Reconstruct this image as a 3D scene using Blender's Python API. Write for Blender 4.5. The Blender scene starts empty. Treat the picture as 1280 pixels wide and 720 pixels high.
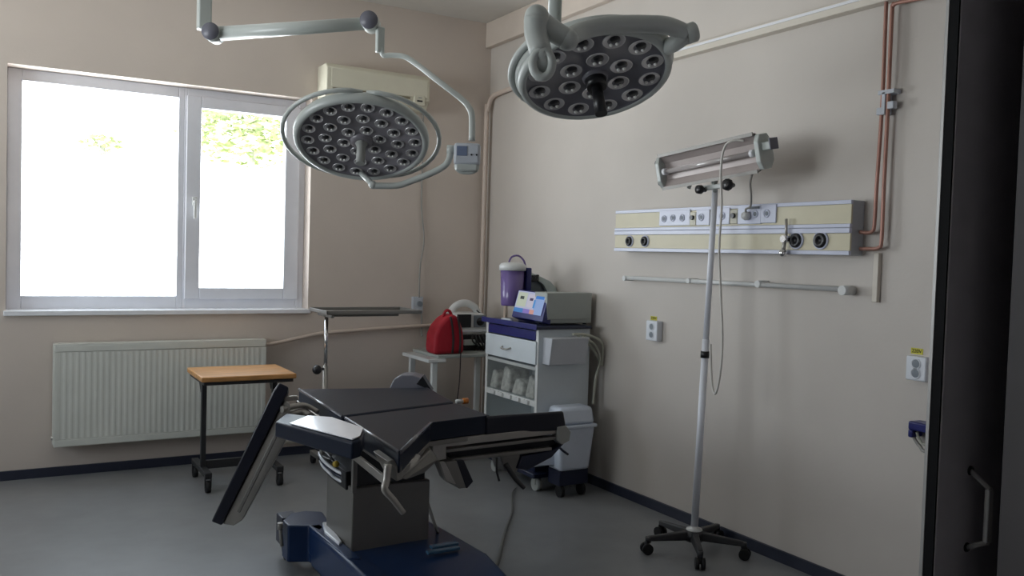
import bpy, bmesh, math, random
from mathutils import Vector as V, Matrix
PI = math.pi
random.seed(7)
sc = bpy.context.scene
COL = sc.collection

# ------------------------------------------------------------------ camera
F = 1088.34                      # focal length in pixels of the 1280 px wide frame
CR = V((0.86345078, -0.50357114, 0.02947638))
CU = V((-0.00647773, 0.04736071, 0.99885685))
CW = V((0.5043915, 0.86265466, -0.03763165))
EYE = V((0, 0, 1.4))
WX, BY, CZ = 3.16, 5.82, 3.13    # right wall, window wall, ceiling

def ray(px, py): return CW + (px - 640) / F * CR - (py - 360) / F * CU
def PP(px, py, axis, val):       # point of the sight line on a plane
    d = ray(px, py); t = (val - EYE[axis]) / d[axis]
    return EYE + d * t
def PD(px, py, depth): return EYE + ray(px, py) * depth
def onX(px, py, v): return PP(px, py, 0, v)
def onY(px, py, v): return PP(px, py, 1, v)
def onZ(px, py, v): return PP(px, py, 2, v)

cam_d = bpy.data.cameras.new('camera'); cam = bpy.data.objects.new('camera', cam_d); COL.objects.link(cam)
cam_d.sensor_width = 36; cam_d.lens = F / 1280 * 36; cam_d.clip_start = 0.02
m = Matrix((CR, CU, -CW)).transposed().to_4x4(); m.translation = EYE
cam.matrix_world = m
sc.camera = cam

# --------------------------------------------------------------- materials
MATS = {}
def mat(name, col, rough=0.5, metal=0.0, noise=0.0, nscale=8.0, bump=0.0, bscale=200.0, spec=0.5, coat=0.0, emit=None, es=0, stretch=None):
    if name in MATS: return MATS[name]
    m = bpy.data.materials.new(name); m.use_nodes = True
    nt = m.node_tree; b = nt.nodes['Principled BSDF']
    b.inputs['Roughness'].default_value = rough; b.inputs['Metallic'].default_value = metal
    b.inputs['Specular IOR Level'].default_value = spec
    if coat: b.inputs['Coat Weight'].default_value = coat; b.inputs['Coat Roughness'].default_value = 0.1
    tc = nt.nodes.new('ShaderNodeTexCoord'); mp = nt.nodes.new('ShaderNodeMapping')
    nt.links.new(tc.outputs['Object'], mp.inputs['Vector'])
    if stretch: mp.inputs['Scale'].default_value = stretch
    n = nt.nodes.new('ShaderNodeTexNoise'); n.inputs['Scale'].default_value = nscale; n.inputs['Detail'].default_value = 4
    nt.links.new(mp.outputs[0], n.inputs['Vector'])
    r = nt.nodes.new('ShaderNodeValToRGB'); k = noise if noise else 0.03
    r.color_ramp.elements[0].position = .3; r.color_ramp.elements[1].position = .7
    r.color_ramp.elements[0].color = (*[c * (1 - k) for c in col], 1)
    r.color_ramp.elements[1].color = (*[min(1, c * (1 + k)) for c in col], 1)
    nt.links.new(n.outputs['Fac'], r.inputs['Fac']); nt.links.new(r.outputs['Color'], b.inputs['Base Color'])
    if bump:
        n2 = nt.nodes.new('ShaderNodeTexNoise'); n2.inputs['Scale'].default_value = bscale; n2.inputs['Detail'].default_value = 3
        nt.links.new(mp.outputs[0], n2.inputs['Vector'])
        bp = nt.nodes.new('ShaderNodeBump'); bp.inputs['Strength'].default_value = bump; bp.inputs['Distance'].default_value = 0.01
        nt.links.new(n2.outputs['Fac'], bp.inputs['Height']); nt.links.new(bp.outputs[0], b.inputs['Normal'])
    if emit:
        b.inputs['Emission Color'].default_value = (*emit, 1); b.inputs['Emission Strength'].default_value = es
    MATS[name] = m; return m

M_wall = mat('wall_vinyl', (.575, .53, .485), .55, noise=.035, nscale=2.2, bump=.05, bscale=60)
M_wallb = mat('window_wall_vinyl', (.60, .525, .465), .55, noise=.035, nscale=2.2, bump=.05, bscale=60)
M_ceil = mat('ceiling_paint', (.66, .64, .60), .8, noise=.02)
M_floor = mat('floor_linoleum', (.198, .203, .208), .36, noise=.09, nscale=5, bump=.03, bscale=12)
M_base = mat('baseboard_vinyl', (.022, .026, .045), .45)
M_beam = mat('beam_paint', (.62, .54, .47), .6)
M_duct = mat('duct_plastic', (.66, .61, .53), .45)
M_pipe_paint = mat('painted_pipe', (.60, .50, .43), .45)
M_pvc = mat('window_plastic', (.74, .75, .80), .3)
M_sill = mat('sill_plastic', (.80, .81, .84), .22)
M_white = mat('white_enamel', (.66, .67, .66), .35)
M_whitep = mat('white_plastic', (.74, .77, .82), .35)
M_cream = mat('cream_plastic', (.66, .63, .51), .45)
M_creamdark = mat('cream_dark', (.22, .19, .13), .6)
M_rad = mat('radiator_enamel', (.64, .65, .60), .35)
M_wood = mat('wood_board', (.50, .25, .085), .4, noise=.3, nscale=6, stretch=(1, 9, 9))
M_blackmetal = mat('black_metal', (.02, .02, .022), .45)
M_rubber = mat('rubber', (.010, .010, .011), .6, spec=.3)
M_seal = mat('door_seal', (.003, .003, .004), .7, spec=.15)
M_vinyl = mat('black_vinyl', (.014, .019, .034), .33, spec=.16)
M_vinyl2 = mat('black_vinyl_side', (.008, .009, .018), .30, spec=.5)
M_steel = mat('steel', (.40, .38, .35), .36, metal=.55, noise=.06)
M_steeld = mat('steel_dull', (.22, .21, .195), .45, metal=.4)
M_chrome = mat('chrome', (.75, .75, .76), .15, metal=1)
M_colm = mat('column_steel', (.21, .20, .185), .45, metal=.4, noise=.05, nscale=3)
M_navy = mat('navy_cover', (.007, .026, .085), .35, spec=.4)
M_navyd = mat('navy_dark', (.008, .012, .035), .35)
M_lampg = mat('lamp_housing', (.47, .50, .48), .32)
M_lampdk = mat('lamp_joint_cap', (.13, .13, .16), .4)
M_lface = mat('lamp_face', (.20, .19, .21), .3, noise=.05)
M_lface2 = mat('lamp_face_dark', (.15, .15, .175), .28, noise=.05)
M_cup = mat('reflector_cup', (.68, .67, .68), .2, metal=.3)
M_core = mat('reflector_core', (.01, .01, .012), .3)
M_led = mat('led_chip', (.85, .85, .82), .2)
M_black = mat('black_plastic', (.012, .012, .014), .35)
M_copper = mat('copper', (.40, .21, .165), .45, metal=.35, noise=.12, nscale=14)
M_yellow = mat('yellow_tag', (.60, .55, .04), .5)
M_ink = mat('ink', (.06, .05, .01), .6)
M_sockhole = mat('socket_well', (.20, .23, .26), .5)
M_grey = mat('grey_plastic', (.34, .35, .33), .45)
M_greygreen = mat('grey_green_case', (.36, .385, .36), .4)
M_blue = mat('blue_plastic', (.012, .016, .13), .3)
M_purple = mat('purple_canister', (.16, .11, .30), .2)
M_red = mat('red_nylon', (.40, .006, .02), .6, noise=.15, bump=.2, bscale=40)
M_strap = mat('dark_strap', (.03, .015, .017), .7)
M_orange = mat('orange_plastic', (.55, .17, .02), .4)
M_gold = mat('yellow_knob', (.55, .38, .04), .35)
M_hose = mat('hose_plastic', (.42, .42, .35), .4)
M_cord = mat('grey_cord', (.30, .29, .27), .5)
M_whitecord = mat('white_cord', (.62, .60, .56), .5)
M_glare = mat('white_glare', (.88, .88, .93), .3, coat=.8)  # glossy white for the window glare painted on the arm board
M_polew = mat('white_pole', (.76, .78, .84), .3)
M_panelw = mat('panel_white', (.60, .63, .76), .32)
M_panelc = mat('panel_cream', (.60, .55, .39), .42)
M_panels = mat('panel_side', (.42, .44, .47), .5)
M_door = mat('door_laminate', (.80, .77, .83), .42, noise=.04)
M_jamb = mat('jamb_paint', (.075, .066, .068), .6)
M_alu = mat('aluminium_edge', (.34, .33, .32), .4, metal=.3)
M_ventgl = mat('pale_box', (.50, .53, .58), .4)
M_tank = mat('tray_contents', (.66, .65, .63), .6, noise=.5, nscale=22)
M_tree = mat('leaf', (.24, .28, .11), .6, noise=.4, nscale=9)
M_bark = mat('bark', (.32, .31, .27), .8, noise=.1)
M_beigeroom = mat('corridor_paint', (.66, .62, .60), .7)

def glassy(name, tint=(1, 1, 1), gloss=.06, rough=0.03, dens=0.0, base=(.5, .5, .5)):
    m = bpy.data.materials.new(name); m.use_nodes = True; nt = m.node_tree
    for n in list(nt.nodes): nt.nodes.remove(n)
    o = nt.nodes.new('ShaderNodeOutputMaterial'); t = nt.nodes.new('ShaderNodeBsdfTransparent'); g = nt.nodes.new('ShaderNodeBsdfGlossy')
    t.inputs[0].default_value = (*tint, 1); g.inputs['Roughness'].default_value = rough
    fr = nt.nodes.new('ShaderNodeFresnel'); fr.inputs[0].default_value = 1.35
    mx = nt.nodes.new('ShaderNodeMixShader')
    geo = nt.nodes.new('ShaderNodeNewGeometry'); inv = nt.nodes.new('ShaderNodeMath'); inv.operation = 'SUBTRACT'; inv.inputs[0].default_value = 1
    mul = nt.nodes.new('ShaderNodeMath'); mul.operation = 'MULTIPLY'
    nt.links.new(geo.outputs['Backfacing'], inv.inputs[1]); nt.links.new(inv.outputs[0], mul.inputs[0]); nt.links.new(fr.outputs[0], mul.inputs[1])
    nt.links.new(mul.outputs[0], mx.inputs[0]); nt.links.new(t.outputs[0], mx.inputs[1]); nt.links.new(g.outputs[0], mx.inputs[2])
    last = mx
    if dens:
        d = nt.nodes.new('ShaderNodeBsdfDiffuse'); d.inputs[0].default_value = (*base, 1)
        m2 = nt.nodes.new('ShaderNodeMixShader'); m2.inputs[0].default_value = dens
        nt.links.new(mx.outputs[0], m2.inputs[1]); nt.links.new(d.outputs[0], m2.inputs[2]); last = m2
    nt.links.new(last.outputs[0], o.inputs[0]); return m
M_glass = glassy('window_glass', (.97, .99, 1))
M_clearbin = glassy('clear_plastic', (.88, .89, .88), dens=.07, base=(.45, .45, .44))

# screen: procedural blocks of colour
def screen_mat():
    m = bpy.data.materials.new('screen_picture'); m.use_nodes = True; nt = m.node_tree; b = nt.nodes['Principled BSDF']
    b.inputs['Base Color'].default_value = (.02, .02, .03, 1); b.inputs['Roughness'].default_value = .2
    at = nt.nodes.new('ShaderNodeAttribute'); at.attribute_name = 'tint'
    nt.links.new(at.outputs['Color'], b.inputs['Emission Color']); b.inputs['Emission Strength'].default_value = .55
    return m
M_screen = screen_mat()

# --------------------------------------------------------- mesh collector
def frame_from(d, up=V((0, 0, 1))):
    z = d.normalized()
    if abs(z.dot(up)) > .98: up = V((0, 1, 0)) if abs(z.y) < .9 else V((1, 0, 0))
    x = up.cross(z).normalized(); y = z.cross(x)
    return x, y, z

class MB:
    def __init__(s): s.bm = bmesh.new(); s.mats = []
    def _mi(s, m):
        if m is None: return 0
        if m not in s.mats: s.mats.append(m)
        return s.mats.index(m)
    def _add(s, vs, fs, m=None, smooth=False):
        bv = [s.bm.verts.new(v) for v in vs]; mi = s._mi(m)
        for f in fs:
            try:
                q = s.bm.faces.new([bv[i] for i in f]); q.material_index = mi; q.smooth = smooth
            except ValueError: pass
        return bv
    def box(s, a, b, m=None, bev=0):
        x0, y0, z0 = [min(a[i], b[i]) for i in range(3)]; x1, y1, z1 = [max(a[i], b[i]) for i in range(3)]
        vs = [V(p) for p in ((x0, y0, z0), (x1, y0, z0), (x1, y1, z0), (x0, y1, z0), (x0, y0, z1), (x1, y0, z1), (x1, y1, z1), (x0, y1, z1))]
        return s.hexa(vs, m, bev)
    def hexa(s, vs, m=None, bev=0):    # bottom ring 0-3, top ring 4-7
        fs = [(0, 3, 2, 1), (4, 5, 6, 7), (0, 1, 5, 4), (1, 2, 6, 5), (2, 3, 7, 6), (3, 0, 4, 7)]
        mi = s._mi(m); bv = [s.bm.verts.new(v) for v in vs]; ff = []
        for f in fs:
            q = s.bm.faces.new([bv[i] for i in f]); q.material_index = mi; ff.append(q)
        bmesh.ops.recalc_face_normals(s.bm, faces=ff)
        if bev:
            es = list({e for f in ff for e in f.edges})
            r = bmesh.ops.bevel(s.bm, geom=es, offset=bev, segments=2, affect='EDGES', profile=.5, clamp_overlap=True)
            for f in r['faces']: f.material_index = mi; f.smooth = True
        return s
    def obox(s, c, ax, ay, az, dims, m=None, bev=0):   # oriented box, full dims
        h = [d / 2 for d in dims]; vs = []
        for sz in (-1, 1):
            for sx, sy in ((-1, -1), (1, -1), (1, 1), (-1, 1)):
                vs.append(c + ax * h[0] * sx + ay * h[1] * sy + az * h[2] * sz)
        return s.hexa(vs, m, bev)
    def bar(s, p, q, w, t, up=V((0, 0, 1)), m=None, bev=0):
        x, y, z = frame_from(q - p, up); return s.obox((p + q) / 2, x, y, z, (w, t, (q - p).length), m, bev)
    def prism(s, poly, off, m=None, bev=0, top=None):      # poly of V, extruded by off (V)
        n = len(poly); tp = [p + off for p in poly] if top is None else top; mi = s._mi(m)
        a = [s.bm.verts.new(p) for p in poly]; b = [s.bm.verts.new(p) for p in tp]
        ff = [s.bm.faces.new(a), s.bm.faces.new(list(reversed(b)))]
        for i in range(n): ff.append(s.bm.faces.new([a[i], b[i], b[(i + 1) % n], a[(i + 1) % n]]))
        for f in ff: f.material_index = mi
        bmesh.ops.recalc_face_normals(s.bm, faces=ff)
        if bev:
            es = list({e for f in ff for e in f.edges})
            r = bmesh.ops.bevel(s.bm, geom=es, offset=bev, segments=3, affect='EDGES', profile=.5, clamp_overlap=True)
            for f in r['faces']: f.material_index = mi; f.smooth = True
        return s
    def tube(s, pts, r, m=None, seg=12, smoothpath=0, closed=False, cap=True):
        pts = [V(p) for p in pts]
        if smoothpath: pts = catmull(pts, smoothpath, closed)
        n = len(pts); rs = r if isinstance(r, (list, tuple)) else [r] * n
        if len(rs) != n: rs = [rs[0] + (rs[-1] - rs[0]) * i / (n - 1) for i in range(n)]
        mi = s._mi(m); rings = []; prev = None
        for i, p in enumerate(pts):
            if closed: d = pts[(i + 1) % n] - pts[i - 1]
            else: d = pts[min(i + 1, n - 1)] - pts[max(i - 1, 0)]
            d.normalize()
            if prev is None: x, y, z = frame_from(d)
            else:
                x = prev - d * prev.dot(d)
                if x.length < 1e-6: x, y, z = frame_from(d)
                x.normalize(); y = d.cross(x)
            prev = x
            rings.append([s.bm.verts.new(p + (x * math.cos(2 * PI * k / seg) + y * math.sin(2 * PI * k / seg)) * rs[i]) for k in range(seg)])
        for i in range(n if closed else n - 1):
            A, B = rings[i], rings[(i + 1) % n]
            off = 0
            if closed and i == n - 1:
                off = min(range(seg), key=lambda o: (A[0].co - B[o].co).length)
            for k in range(seg):
                f = s.bm.faces.new([A[k], A[(k + 1) % seg], B[(k + 1 + off) % seg], B[(k + off) % seg]]); f.smooth = True; f.material_index = mi
        if cap and not closed:
            for R_, rev in ((rings[0], True), (rings[-1], False)):
                f = s.bm.faces.new(list(reversed(R_)) if rev else R_); f.material_index = mi
        return s
    def cyl(s, p, q, r, m=None, seg=24, r2=None):
        return s.tube([p, q], [r, r if r2 is None else r2], m, seg)
    def lathe(s, c, ax, prof, m=None, seg=32, xa=None, smooth=True, sx=1.0):   # prof [(r,h)]
        x, y, z = frame_from(ax) if xa is None else (xa.normalized(), ax.normalized().cross(xa.normalized()), ax.normalized())
        mi = s._mi(m); rings = []
        for r, h in prof:
            if r < 1e-6: rings.append([s.bm.verts.new(c + z * h)])
            else: rings.append([s.bm.verts.new(c + z * h + (x * math.cos(2 * PI * k / seg) * sx + y * math.sin(2 * PI * k / seg)) * r) for k in range(seg)])
        for A, B in zip(rings, rings[1:]):
            for k in range(seg):
                k2 = (k + 1) % seg
                if len(A) == 1 and len(B) == 1: continue
                if len(A) == 1: f = [A[0], B[k2], B[k]]
                elif len(B) == 1: f = [A[k], A[k2], B[0]]
                else: f = [A[k], A[k2], B[k2], B[k]]
                q = s.bm.faces.new(f); q.smooth = smooth; q.material_index = mi
        return s
    def ball(s, c, r, m=None, sc_=(1, 1, 1), seg=16):
        M = Matrix.Translation(c) @ Matrix.Diagonal((r * sc_[0], r * sc_[1], r * sc_[2], 1))
        g = bmesh.ops.create_uvsphere(s.bm, u_segments=seg, v_segments=max(6, seg // 2), radius=1, matrix=M); mi = s._mi(m)
        for v in g['verts']:
            for f in v.link_faces: f.material_index = mi; f.smooth = True
        return s
    def build(s, name, m=None, parent=None, kind=None, label=None, origin=None):
        if m is not None and m not in s.mats:
            if not s.mats: s.mats.append(m)
        me = bpy.data.meshes.new(name)
        off = V((0, 0, 0))
        if parent is not None: off = WORLD[parent.name]
        elif origin is not None: off = V(origin)
        else:
            if s.bm.verts:
                xs = [v.co for v in s.bm.verts]
                off = V(((min(v.x for v in xs) + max(v.x for v in xs)) / 2, (min(v.y for v in xs) + max(v.y for v in xs)) / 2, min(v.z for v in xs)))
        bmesh.ops.translate(s.bm, vec=-off, verts=s.bm.verts)
        bmesh.ops.recalc_face_normals(s.bm, faces=s.bm.faces)
        s.bm.to_mesh(me); s.bm.free()
        for q in s.mats or [m]: me.materials.append(q)
        o = bpy.data.objects.new(name, me); COL.objects.link(o)
        if parent is not None: o.parent = parent; WORLD[o.name] = off
        else: o.location = off; WORLD[o.name] = off
        if kind: o['kind'] = kind
        if label: o['label'] = label
        return o
WORLD = {}
def catmull(p, n, closed=False):
    out = []; L = len(p); rng = L if closed else L - 1
    for i in range(rng):
        if closed: a, b, c, d = p[i - 1], p[i], p[(i + 1) % L], p[(i + 2) % L]
        else: a, b, c, d = p[max(i - 1, 0)], p[i], p[i + 1], p[min(i + 2, L - 1)]
        for k in range(n):
            t = k / n
            out.append(.5 * ((2 * b) + (c - a) * t + (2 * a - 5 * b + 4 * c - d) * t * t + (3 * b - a - 3 * c + d) * t ** 3))
    if not closed: out.append(p[-1])
    return out
def empty(name, loc):
    o = bpy.data.objects.new(name, None); COL.objects.link(o); o.location = V(loc); o.empty_display_size = .1
    WORLD[o.name] = V(loc); return o
def tag(o, label, cat, group=None):
    o['label'] = label; o['category'] = cat
    if group: o['group'] = group
    return o
X, Y, Z = V((1, 0, 0)), V((0, 1, 0)), V((0, 0, 1))
def plate(name, a, b, m, **k): return MB().box(a, b, m).build(name, m, **k)

# ================================================================ SETTING
LX = -2.6      # left wall
FY0, FY1 = .80, .95   # front wall thickness (doorway wall)
OPX0, OPX1 = -.55, 1.655
plate('floor', (LX - .1, -2.0, -.1), (WX + .1, BY + .15, 0), M_floor, kind='structure')
plate('ceiling', (LX - .1, -2.0, CZ), (WX + .1, BY + .15, CZ + .1), M_ceil, kind='structure')
plate('wall_right', (WX, FY1, 0), (WX + .12, BY, CZ), M_wall, kind='structure')
LW = (2.7, 5.1, .95, 2.4)      # added unseen window in the left wall, for fill daylight
w = MB()
for a, b in (((LX - .12, FY1, 0), (LX, LW[0], CZ)), ((LX - .12, LW[1], 0), (LX, BY, CZ)), ((LX - .12, LW[0], 0), (LX, LW[1], LW[2])), ((LX - .12, LW[0], LW[3]), (LX, LW[1], CZ))):
    w.box(a, b, M_wall)
w.build('wall_left', M_wall, kind='structure')
# window wall with its opening
wp = [onY(8, 392, BY), onY(388, 387, BY), onY(388, 124, BY), onY(12, 80, BY)]
wx0, wx1 = .012, 1.795; wz0, wz1 = .985, 2.415; WD = .26
w = MB()
for a, b in (((LX, BY, 0), (wx0, BY + WD, CZ)), ((wx1, BY, 0), (WX + .12, BY + WD, CZ)), ((wx0, BY, 0), (wx1, BY + WD, wz0)), ((wx0, BY, wz1), (wx1, BY + WD, CZ))):
    w.box(a, b, M_wallb)
w.build('wall_back', M_wallb, kind='structure')
w = MB()
for a, b in (((LX, FY0, 0), (OPX0, FY1, CZ)), ((OPX1, FY0, 0), (WX + .12, FY1, CZ)), ((OPX0, FY0, 2.25), (OPX1, FY1, CZ))):
    w.box(a, b, M_jamb)
w.build('wall_front', M_jamb, kind='structure')
# corridor behind the doorway
w = MB()
for a, b in (((LX - .12, -2.0, 0), (LX, FY1, CZ)), ((WX, -2.0, 0), (WX + .12, FY1, CZ)), ((LX, -2.1, 0), (WX, -2.0, CZ))):
    w.box(a, b, M_beigeroom)
w.build('wall_corridor', M_beigeroom, kind='structure')
BH = .055
plate('baseboard_back', (LX, BY - .014, 0), (WX, BY, BH), M_base, kind='structure')
plate('baseboard_right', (WX - .014, FY1, 0), (WX, BY - .014, BH), M_base, kind='structure')
plate('baseboard_left', (LX, FY1, 0), (LX + .014, BY - .014, BH), M_base, kind='structure')
MB().box((WX - .05, FY1, 2.945), (WX, BY, CZ), M_beam, bev=.006).build('trim_1', M_beam, kind='structure')

# window
wn = empty('window_1', ((wx0 + wx1) / 2, BY + .12, wz0)); wn['kind'] = 'structure'
FYW = BY + .13                    # room side face of the frame
def wpt(px, py, y=FYW): return onY(px, py, y)
gl = [wpt(27, 101), wpt(222, 121), wpt(222, 370), wpt(27, 370)]
gx0 = (gl[0].x + gl[3].x) / 2; gx1 = (gl[1].x + gl[2].x) / 2; gz0 = gl[3].z * .5 + gl[2].z * .5; gz1 = (gl[0].z + gl[1].z) / 2
sl = [wpt(250, 135), wpt(355, 147), wpt(355, 360), wpt(250, 360)]
sx0 = (sl[0].x + sl[3].x) / 2; sx1 = (sl[1].x + sl[2].x) / 2; sz0 = (sl[2].z + sl[3].z) / 2; sz1 = (sl[0].z + sl[1].z) / 2
mx = (gx1 + .035)
def ring(mb, x0, x1, z0, z1, X0, X1, Z0, Z1, ya, yb, m, bev=.004):
    mb.box((x0, ya, z0), (X0, yb, z1), m, bev); mb.box((X1, ya, z0), (x1, yb, z1), m, bev)
    mb.box((X0, ya, z0), (X1, yb, Z0), m, bev); mb.box((X0, ya, Z1), (X1, yb, z1), m, bev)
f = MB()
ring(f, wx0, mx, wz0, wz1, gx0, gx1, gz0, gz1, FYW, FYW + .07, M_pvc)
ring(f, mx, wx1, wz0, wz1, mx + .02, wx1 - .05, gz0 - .01, gz1 + .01, FYW, FYW + .07, M_pvc)
f.build('window_frame', M_pvc, wn)
f = MB(); ring(f, mx + .012, wx1 - .04, gz0 - .02, gz1 + .02, sx0, sx1, sz0, sz1, FYW - .018, FYW + .05, M_pvc, .006)
sash = f.build('window_sash', M_pvc, wn)
f = MB(); hp = wpt(243, 252, FYW - .02); f.box((hp.x - .014, hp.y - .012, hp.z - .03), (hp.x + .014, hp.y, hp.z + .03), M_white, .003)
f.cyl(hp - Y * .035, hp, .009, M_white, 12); f.bar(hp - Y * .038 + Z * .008, hp - Y * .034 - Z * .11, .018, .012, Y, M_white, .003)
f.build('window_handle', M_white, sash)
MB().box((gx0 - .01, FYW + .03, gz0 - .01), (gx1 + .01, FYW + .036, gz1 + .01), M_glass).build('window_pane', M_glass, wn)
MB().box((sx0 - .01, FYW + .02, sz0 - .01), (sx1 + .01, FYW + .026, sz1 + .01), M_glass).build('window_pane', M_glass, sash)
MB().box((wx0 - .012, BY - .03, wz0 - .022), (wx1 + .012, FYW + .01, wz0 + .008), M_sill, .005).build('window_sill', M_sill, wn)

w2 = empty('added_window', (LX - .06, (LW[0] + LW[1]) / 2, LW[2])); w2['kind'] = 'structure'  # added out of view to bring fill daylight from the left
f = MB()
for y0_, y1_ in ((LW[0], (LW[0] + LW[1]) / 2), ((LW[0] + LW[1]) / 2, LW[1])):
    f.box((LX - .1, y0_, LW[2]), (LX - .04, y0_ + .06, LW[3]), M_pvc, .004); f.box((LX - .1, y1_ - .06, LW[2]), (LX - .04, y1_, LW[3]), M_pvc, .004)
    f.box((LX - .1, y0_ + .06, LW[2]), (LX - .04, y1_ - .06, LW[2] + .06), M_pvc, .004); f.box((LX - .1, y0_ + .06, LW[3] - .06), (LX - .04, y1_ - .06, LW[3]), M_pvc, .004)
f.build('window_frame', M_pvc, w2)
MB().box((LX - .072, LW[0] + .05, LW[2] + .05), (LX - .066, LW[1] - .05, LW[3] - .05), M_glass).build('window_pane', M_glass, w2)
# trees outside
def tree(c, r, n, label, h=1.0):
    t = empty('tree', (c[0], c[1], 0))
    MB().tube([V((c[0], c[1], -1)), V((c[0] + .1, c[1], c[2] * .6)), V(c)], [.12, .05], M_bark, 10).build('trunk', M_bark, t)
    b = MB()
    for i in range(n):
        d = V((random.gauss(0, 1), random.gauss(0, 1), random.gauss(0, 1))).normalized() * r * random.random() ** .45
        p = V(c) + V((d.x, d.y, d.z * h)); a = V((random.gauss(0, 1), random.gauss(0, 1), random.gauss(0, 1))).normalized()
        x, y, z = frame_from(a); s_ = random.uniform(.05, .11)
        b._add([p - x * s_, p - y * s_ * .5, p + x * s_, p + y * s_ * .5], [(0, 1, 2, 3)], M_tree)
    b.build('crown', M_tree, t); tag(t, label, 'tree'); return t
c = PD(312, 168, 15); tree(c, 1.25, 1500, 'sunlit green tree crown seen through the narrow right window pane', .45)
c = PD(128, 181, 17); tree(c, .38, 110, 'small green treetop seen through the wide left window pane', .5)

# ============================================================ RADIATOR
ry = BY - .115
a = onY(68, 430, ry); b = onY(333, 426, ry); c = onY(67, 560, ry)
x0, x1, z0, z1 = a.x, b.x, c.z, (a.z + b.z) / 2
rad = empty('radiator', ((x0 + x1) / 2, ry + .04, z0)); tag(rad, 'wide white ribbed panel radiator mounted below the window', 'radiator')
p = MB(); n = 36
prof = []
for i in range(n):                       # fluted face
    u0 = x0 + .02 + (x1 - x0 - .04) * i / n; s_ = (x1 - x0 - .04) / n
    prof += [(u0, 0), (u0 + s_ * .28, 0), (u0 + s_ * .5, .0015), (u0 + s_ * .8, .0015)]
prof.append((x1 - .02, 0))
vs = [V((u, ry + q, zz)) for zz in (z0 + .045, z1 - .045) for u, q in prof]; k = len(prof)
p._add(vs, [(i, i + 1, k + i + 1, k + i) for i in range(k - 1)], M_rad)
p.box((x0, ry, z0), (x1, ry + .03, z0 + .045), M_rad, .006); p.box((x0, ry, z1 - .045), (x1, ry + .03, z1 - .002), M_rad, .006)
p.box((x0, ry, z0 + .045), (x0 + .021, ry + .03, z1 - .045), M_rad); p.box((x1 - .021, ry, z0 + .045), (x1, ry + .03, z1 - .045), M_rad)
p.box((x0 + .01, ry + .018, z0 + .02), (x1 - .01, ry + .03, z1 - .02), M_rad)
p.build('front_panel', M_rad, rad)
MB().box((x0 - .004, ry + .03, z0 + .01), (x0 + .012, ry + .1, z1), M_rad).build('side_cover', M_rad, rad)
MB().box((x1 - .012, ry + .03, z0 + .01), (x1 + .004, ry + .1, z1), M_rad).build('side_cover', M_rad, rad)
g = MB(); g.box((x0, ry, z1 - .004), (x1, ry + .1, z1 + .003), M_rad)
g.build('top_grille', M_rad, rad)
MB().cyl(V((x0 - .012, ry + .05, z0 + .05)), V((x0 + .01, ry + .05, z0 + .05)), .014, M_steel, 12).build('bleed_valve', M_steel, rad)
for xx in (x0 + .25, x1 - .25):
    MB().box((xx - .02, ry + .095, z0 + .1), (xx + .02, BY - .001, z1 - .1), M_rad).build('bracket', M_rad, rad)
# heating pipe from the radiator to the corner
yy = BY - .03
q = [V((x1 + .0, ry + .06, z1 - .035)), V((x1 + .07, ry + .06, z1 - .03)), onY(385, 420, yy), onY(408, 416, yy), onY(470, 411, yy), onY(530, 407, yy), V((WX - .16, yy, onY(560, 404, yy).z))]
MB().tube(q, .013, M_pipe_paint, 12, 4).build('heating_pipe', M_pipe_paint); tag(bpy.data.objects['heating_pipe'], 'painted horizontal heating pipe running from the radiator top to the corner', 'pipe')
q = [onY(365, 560, BY - .04), onY(400, 556, BY - .04), onY(470, 549, BY - .04)]
o = MB().tube([V((x1 + .02, BY - .05, .12)), V((x1 + .1, BY - .05, .11)), V((2.3, BY - .05, .11))], .022, M_duct, 12).build('low_heating_pipe', M_duct)
tag(o, 'pale pipe low on the window wall just above the floor, behind the operating table', 'pipe')

# ============================================================ AIR CONDITIONER
ay = BY - .2
A = onY(409, 76, ay); Bp = onY(538, 96, ay); Cb = onY(405, 118, ay); Db = onY(538, 137, ay)
x0, x1, z1, z0 = A.x, Bp.x, (A.z + Bp.z) / 2, (Cb.z + Db.z) / 2 - .02
ac = empty('air_conditioner', ((x0 + x1) / 2, BY - .1, z0)); tag(ac, 'cream wall air conditioner mounted high beside the window behind a surgical lamp', 'air conditioner')
prof = [(BY, z0), (BY, z1 + .0), (ay + .035, z1), (ay, z1 - .03), (ay, z0 + .07), (ay + .06, z0)]
MB().prism([V((x0, y, z)) for y, z in prof], V((x1 - x0, 0, 0)), M_cream, .008).build('casing', M_cream, ac)
f = MB(); f.box((x0 + .03, ay - .006, z0 + .085), (x1 - .02, ay, z1 - .035), M_cream, .004); f.build('front_panel', M_cream, ac)
f = MB(); f.box((x0 + .04, ay - .003, z0 + .068), (x1 - .15, ay + .01, z0 + .082), M_creamdark); f.build('air_slot', M_creamdark, ac)
f = MB(); f.hexa([V((x0 + .04, ay - .004, z0 + .066)), V((x1 - .15, ay - .004, z0 + .066)), V((x1 - .15, ay + .055, z0 - .004)), V((x0 + .04, ay + .055, z0 - .004)), V((x0 + .04, ay + .006, z0 + .066)), V((x1 - .15, ay + .006, z0 + .066)), V((x1 - .15, ay + .062, z0 + .004)), V((x0 + .04, ay + .062, z0 + .004))], M_cream)
f.build('louver', M_cream, ac)
f = MB(); f.box((x1 - .12, ay - .009, z0 + .03), (x1 - .04, ay + .03, z0 + .10), M_cream, .004); f.box((x1 - .10, ay - .011, z0 + .055), (x1 - .06, ay - .008, z0 + .066), M_black); f.box((x1 - .09, ay - .011, z0 + .08), (x1 - .065, ay - .008, z0 + .086), M_grey)
f.build('control_strip', M_cream, ac)
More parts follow.
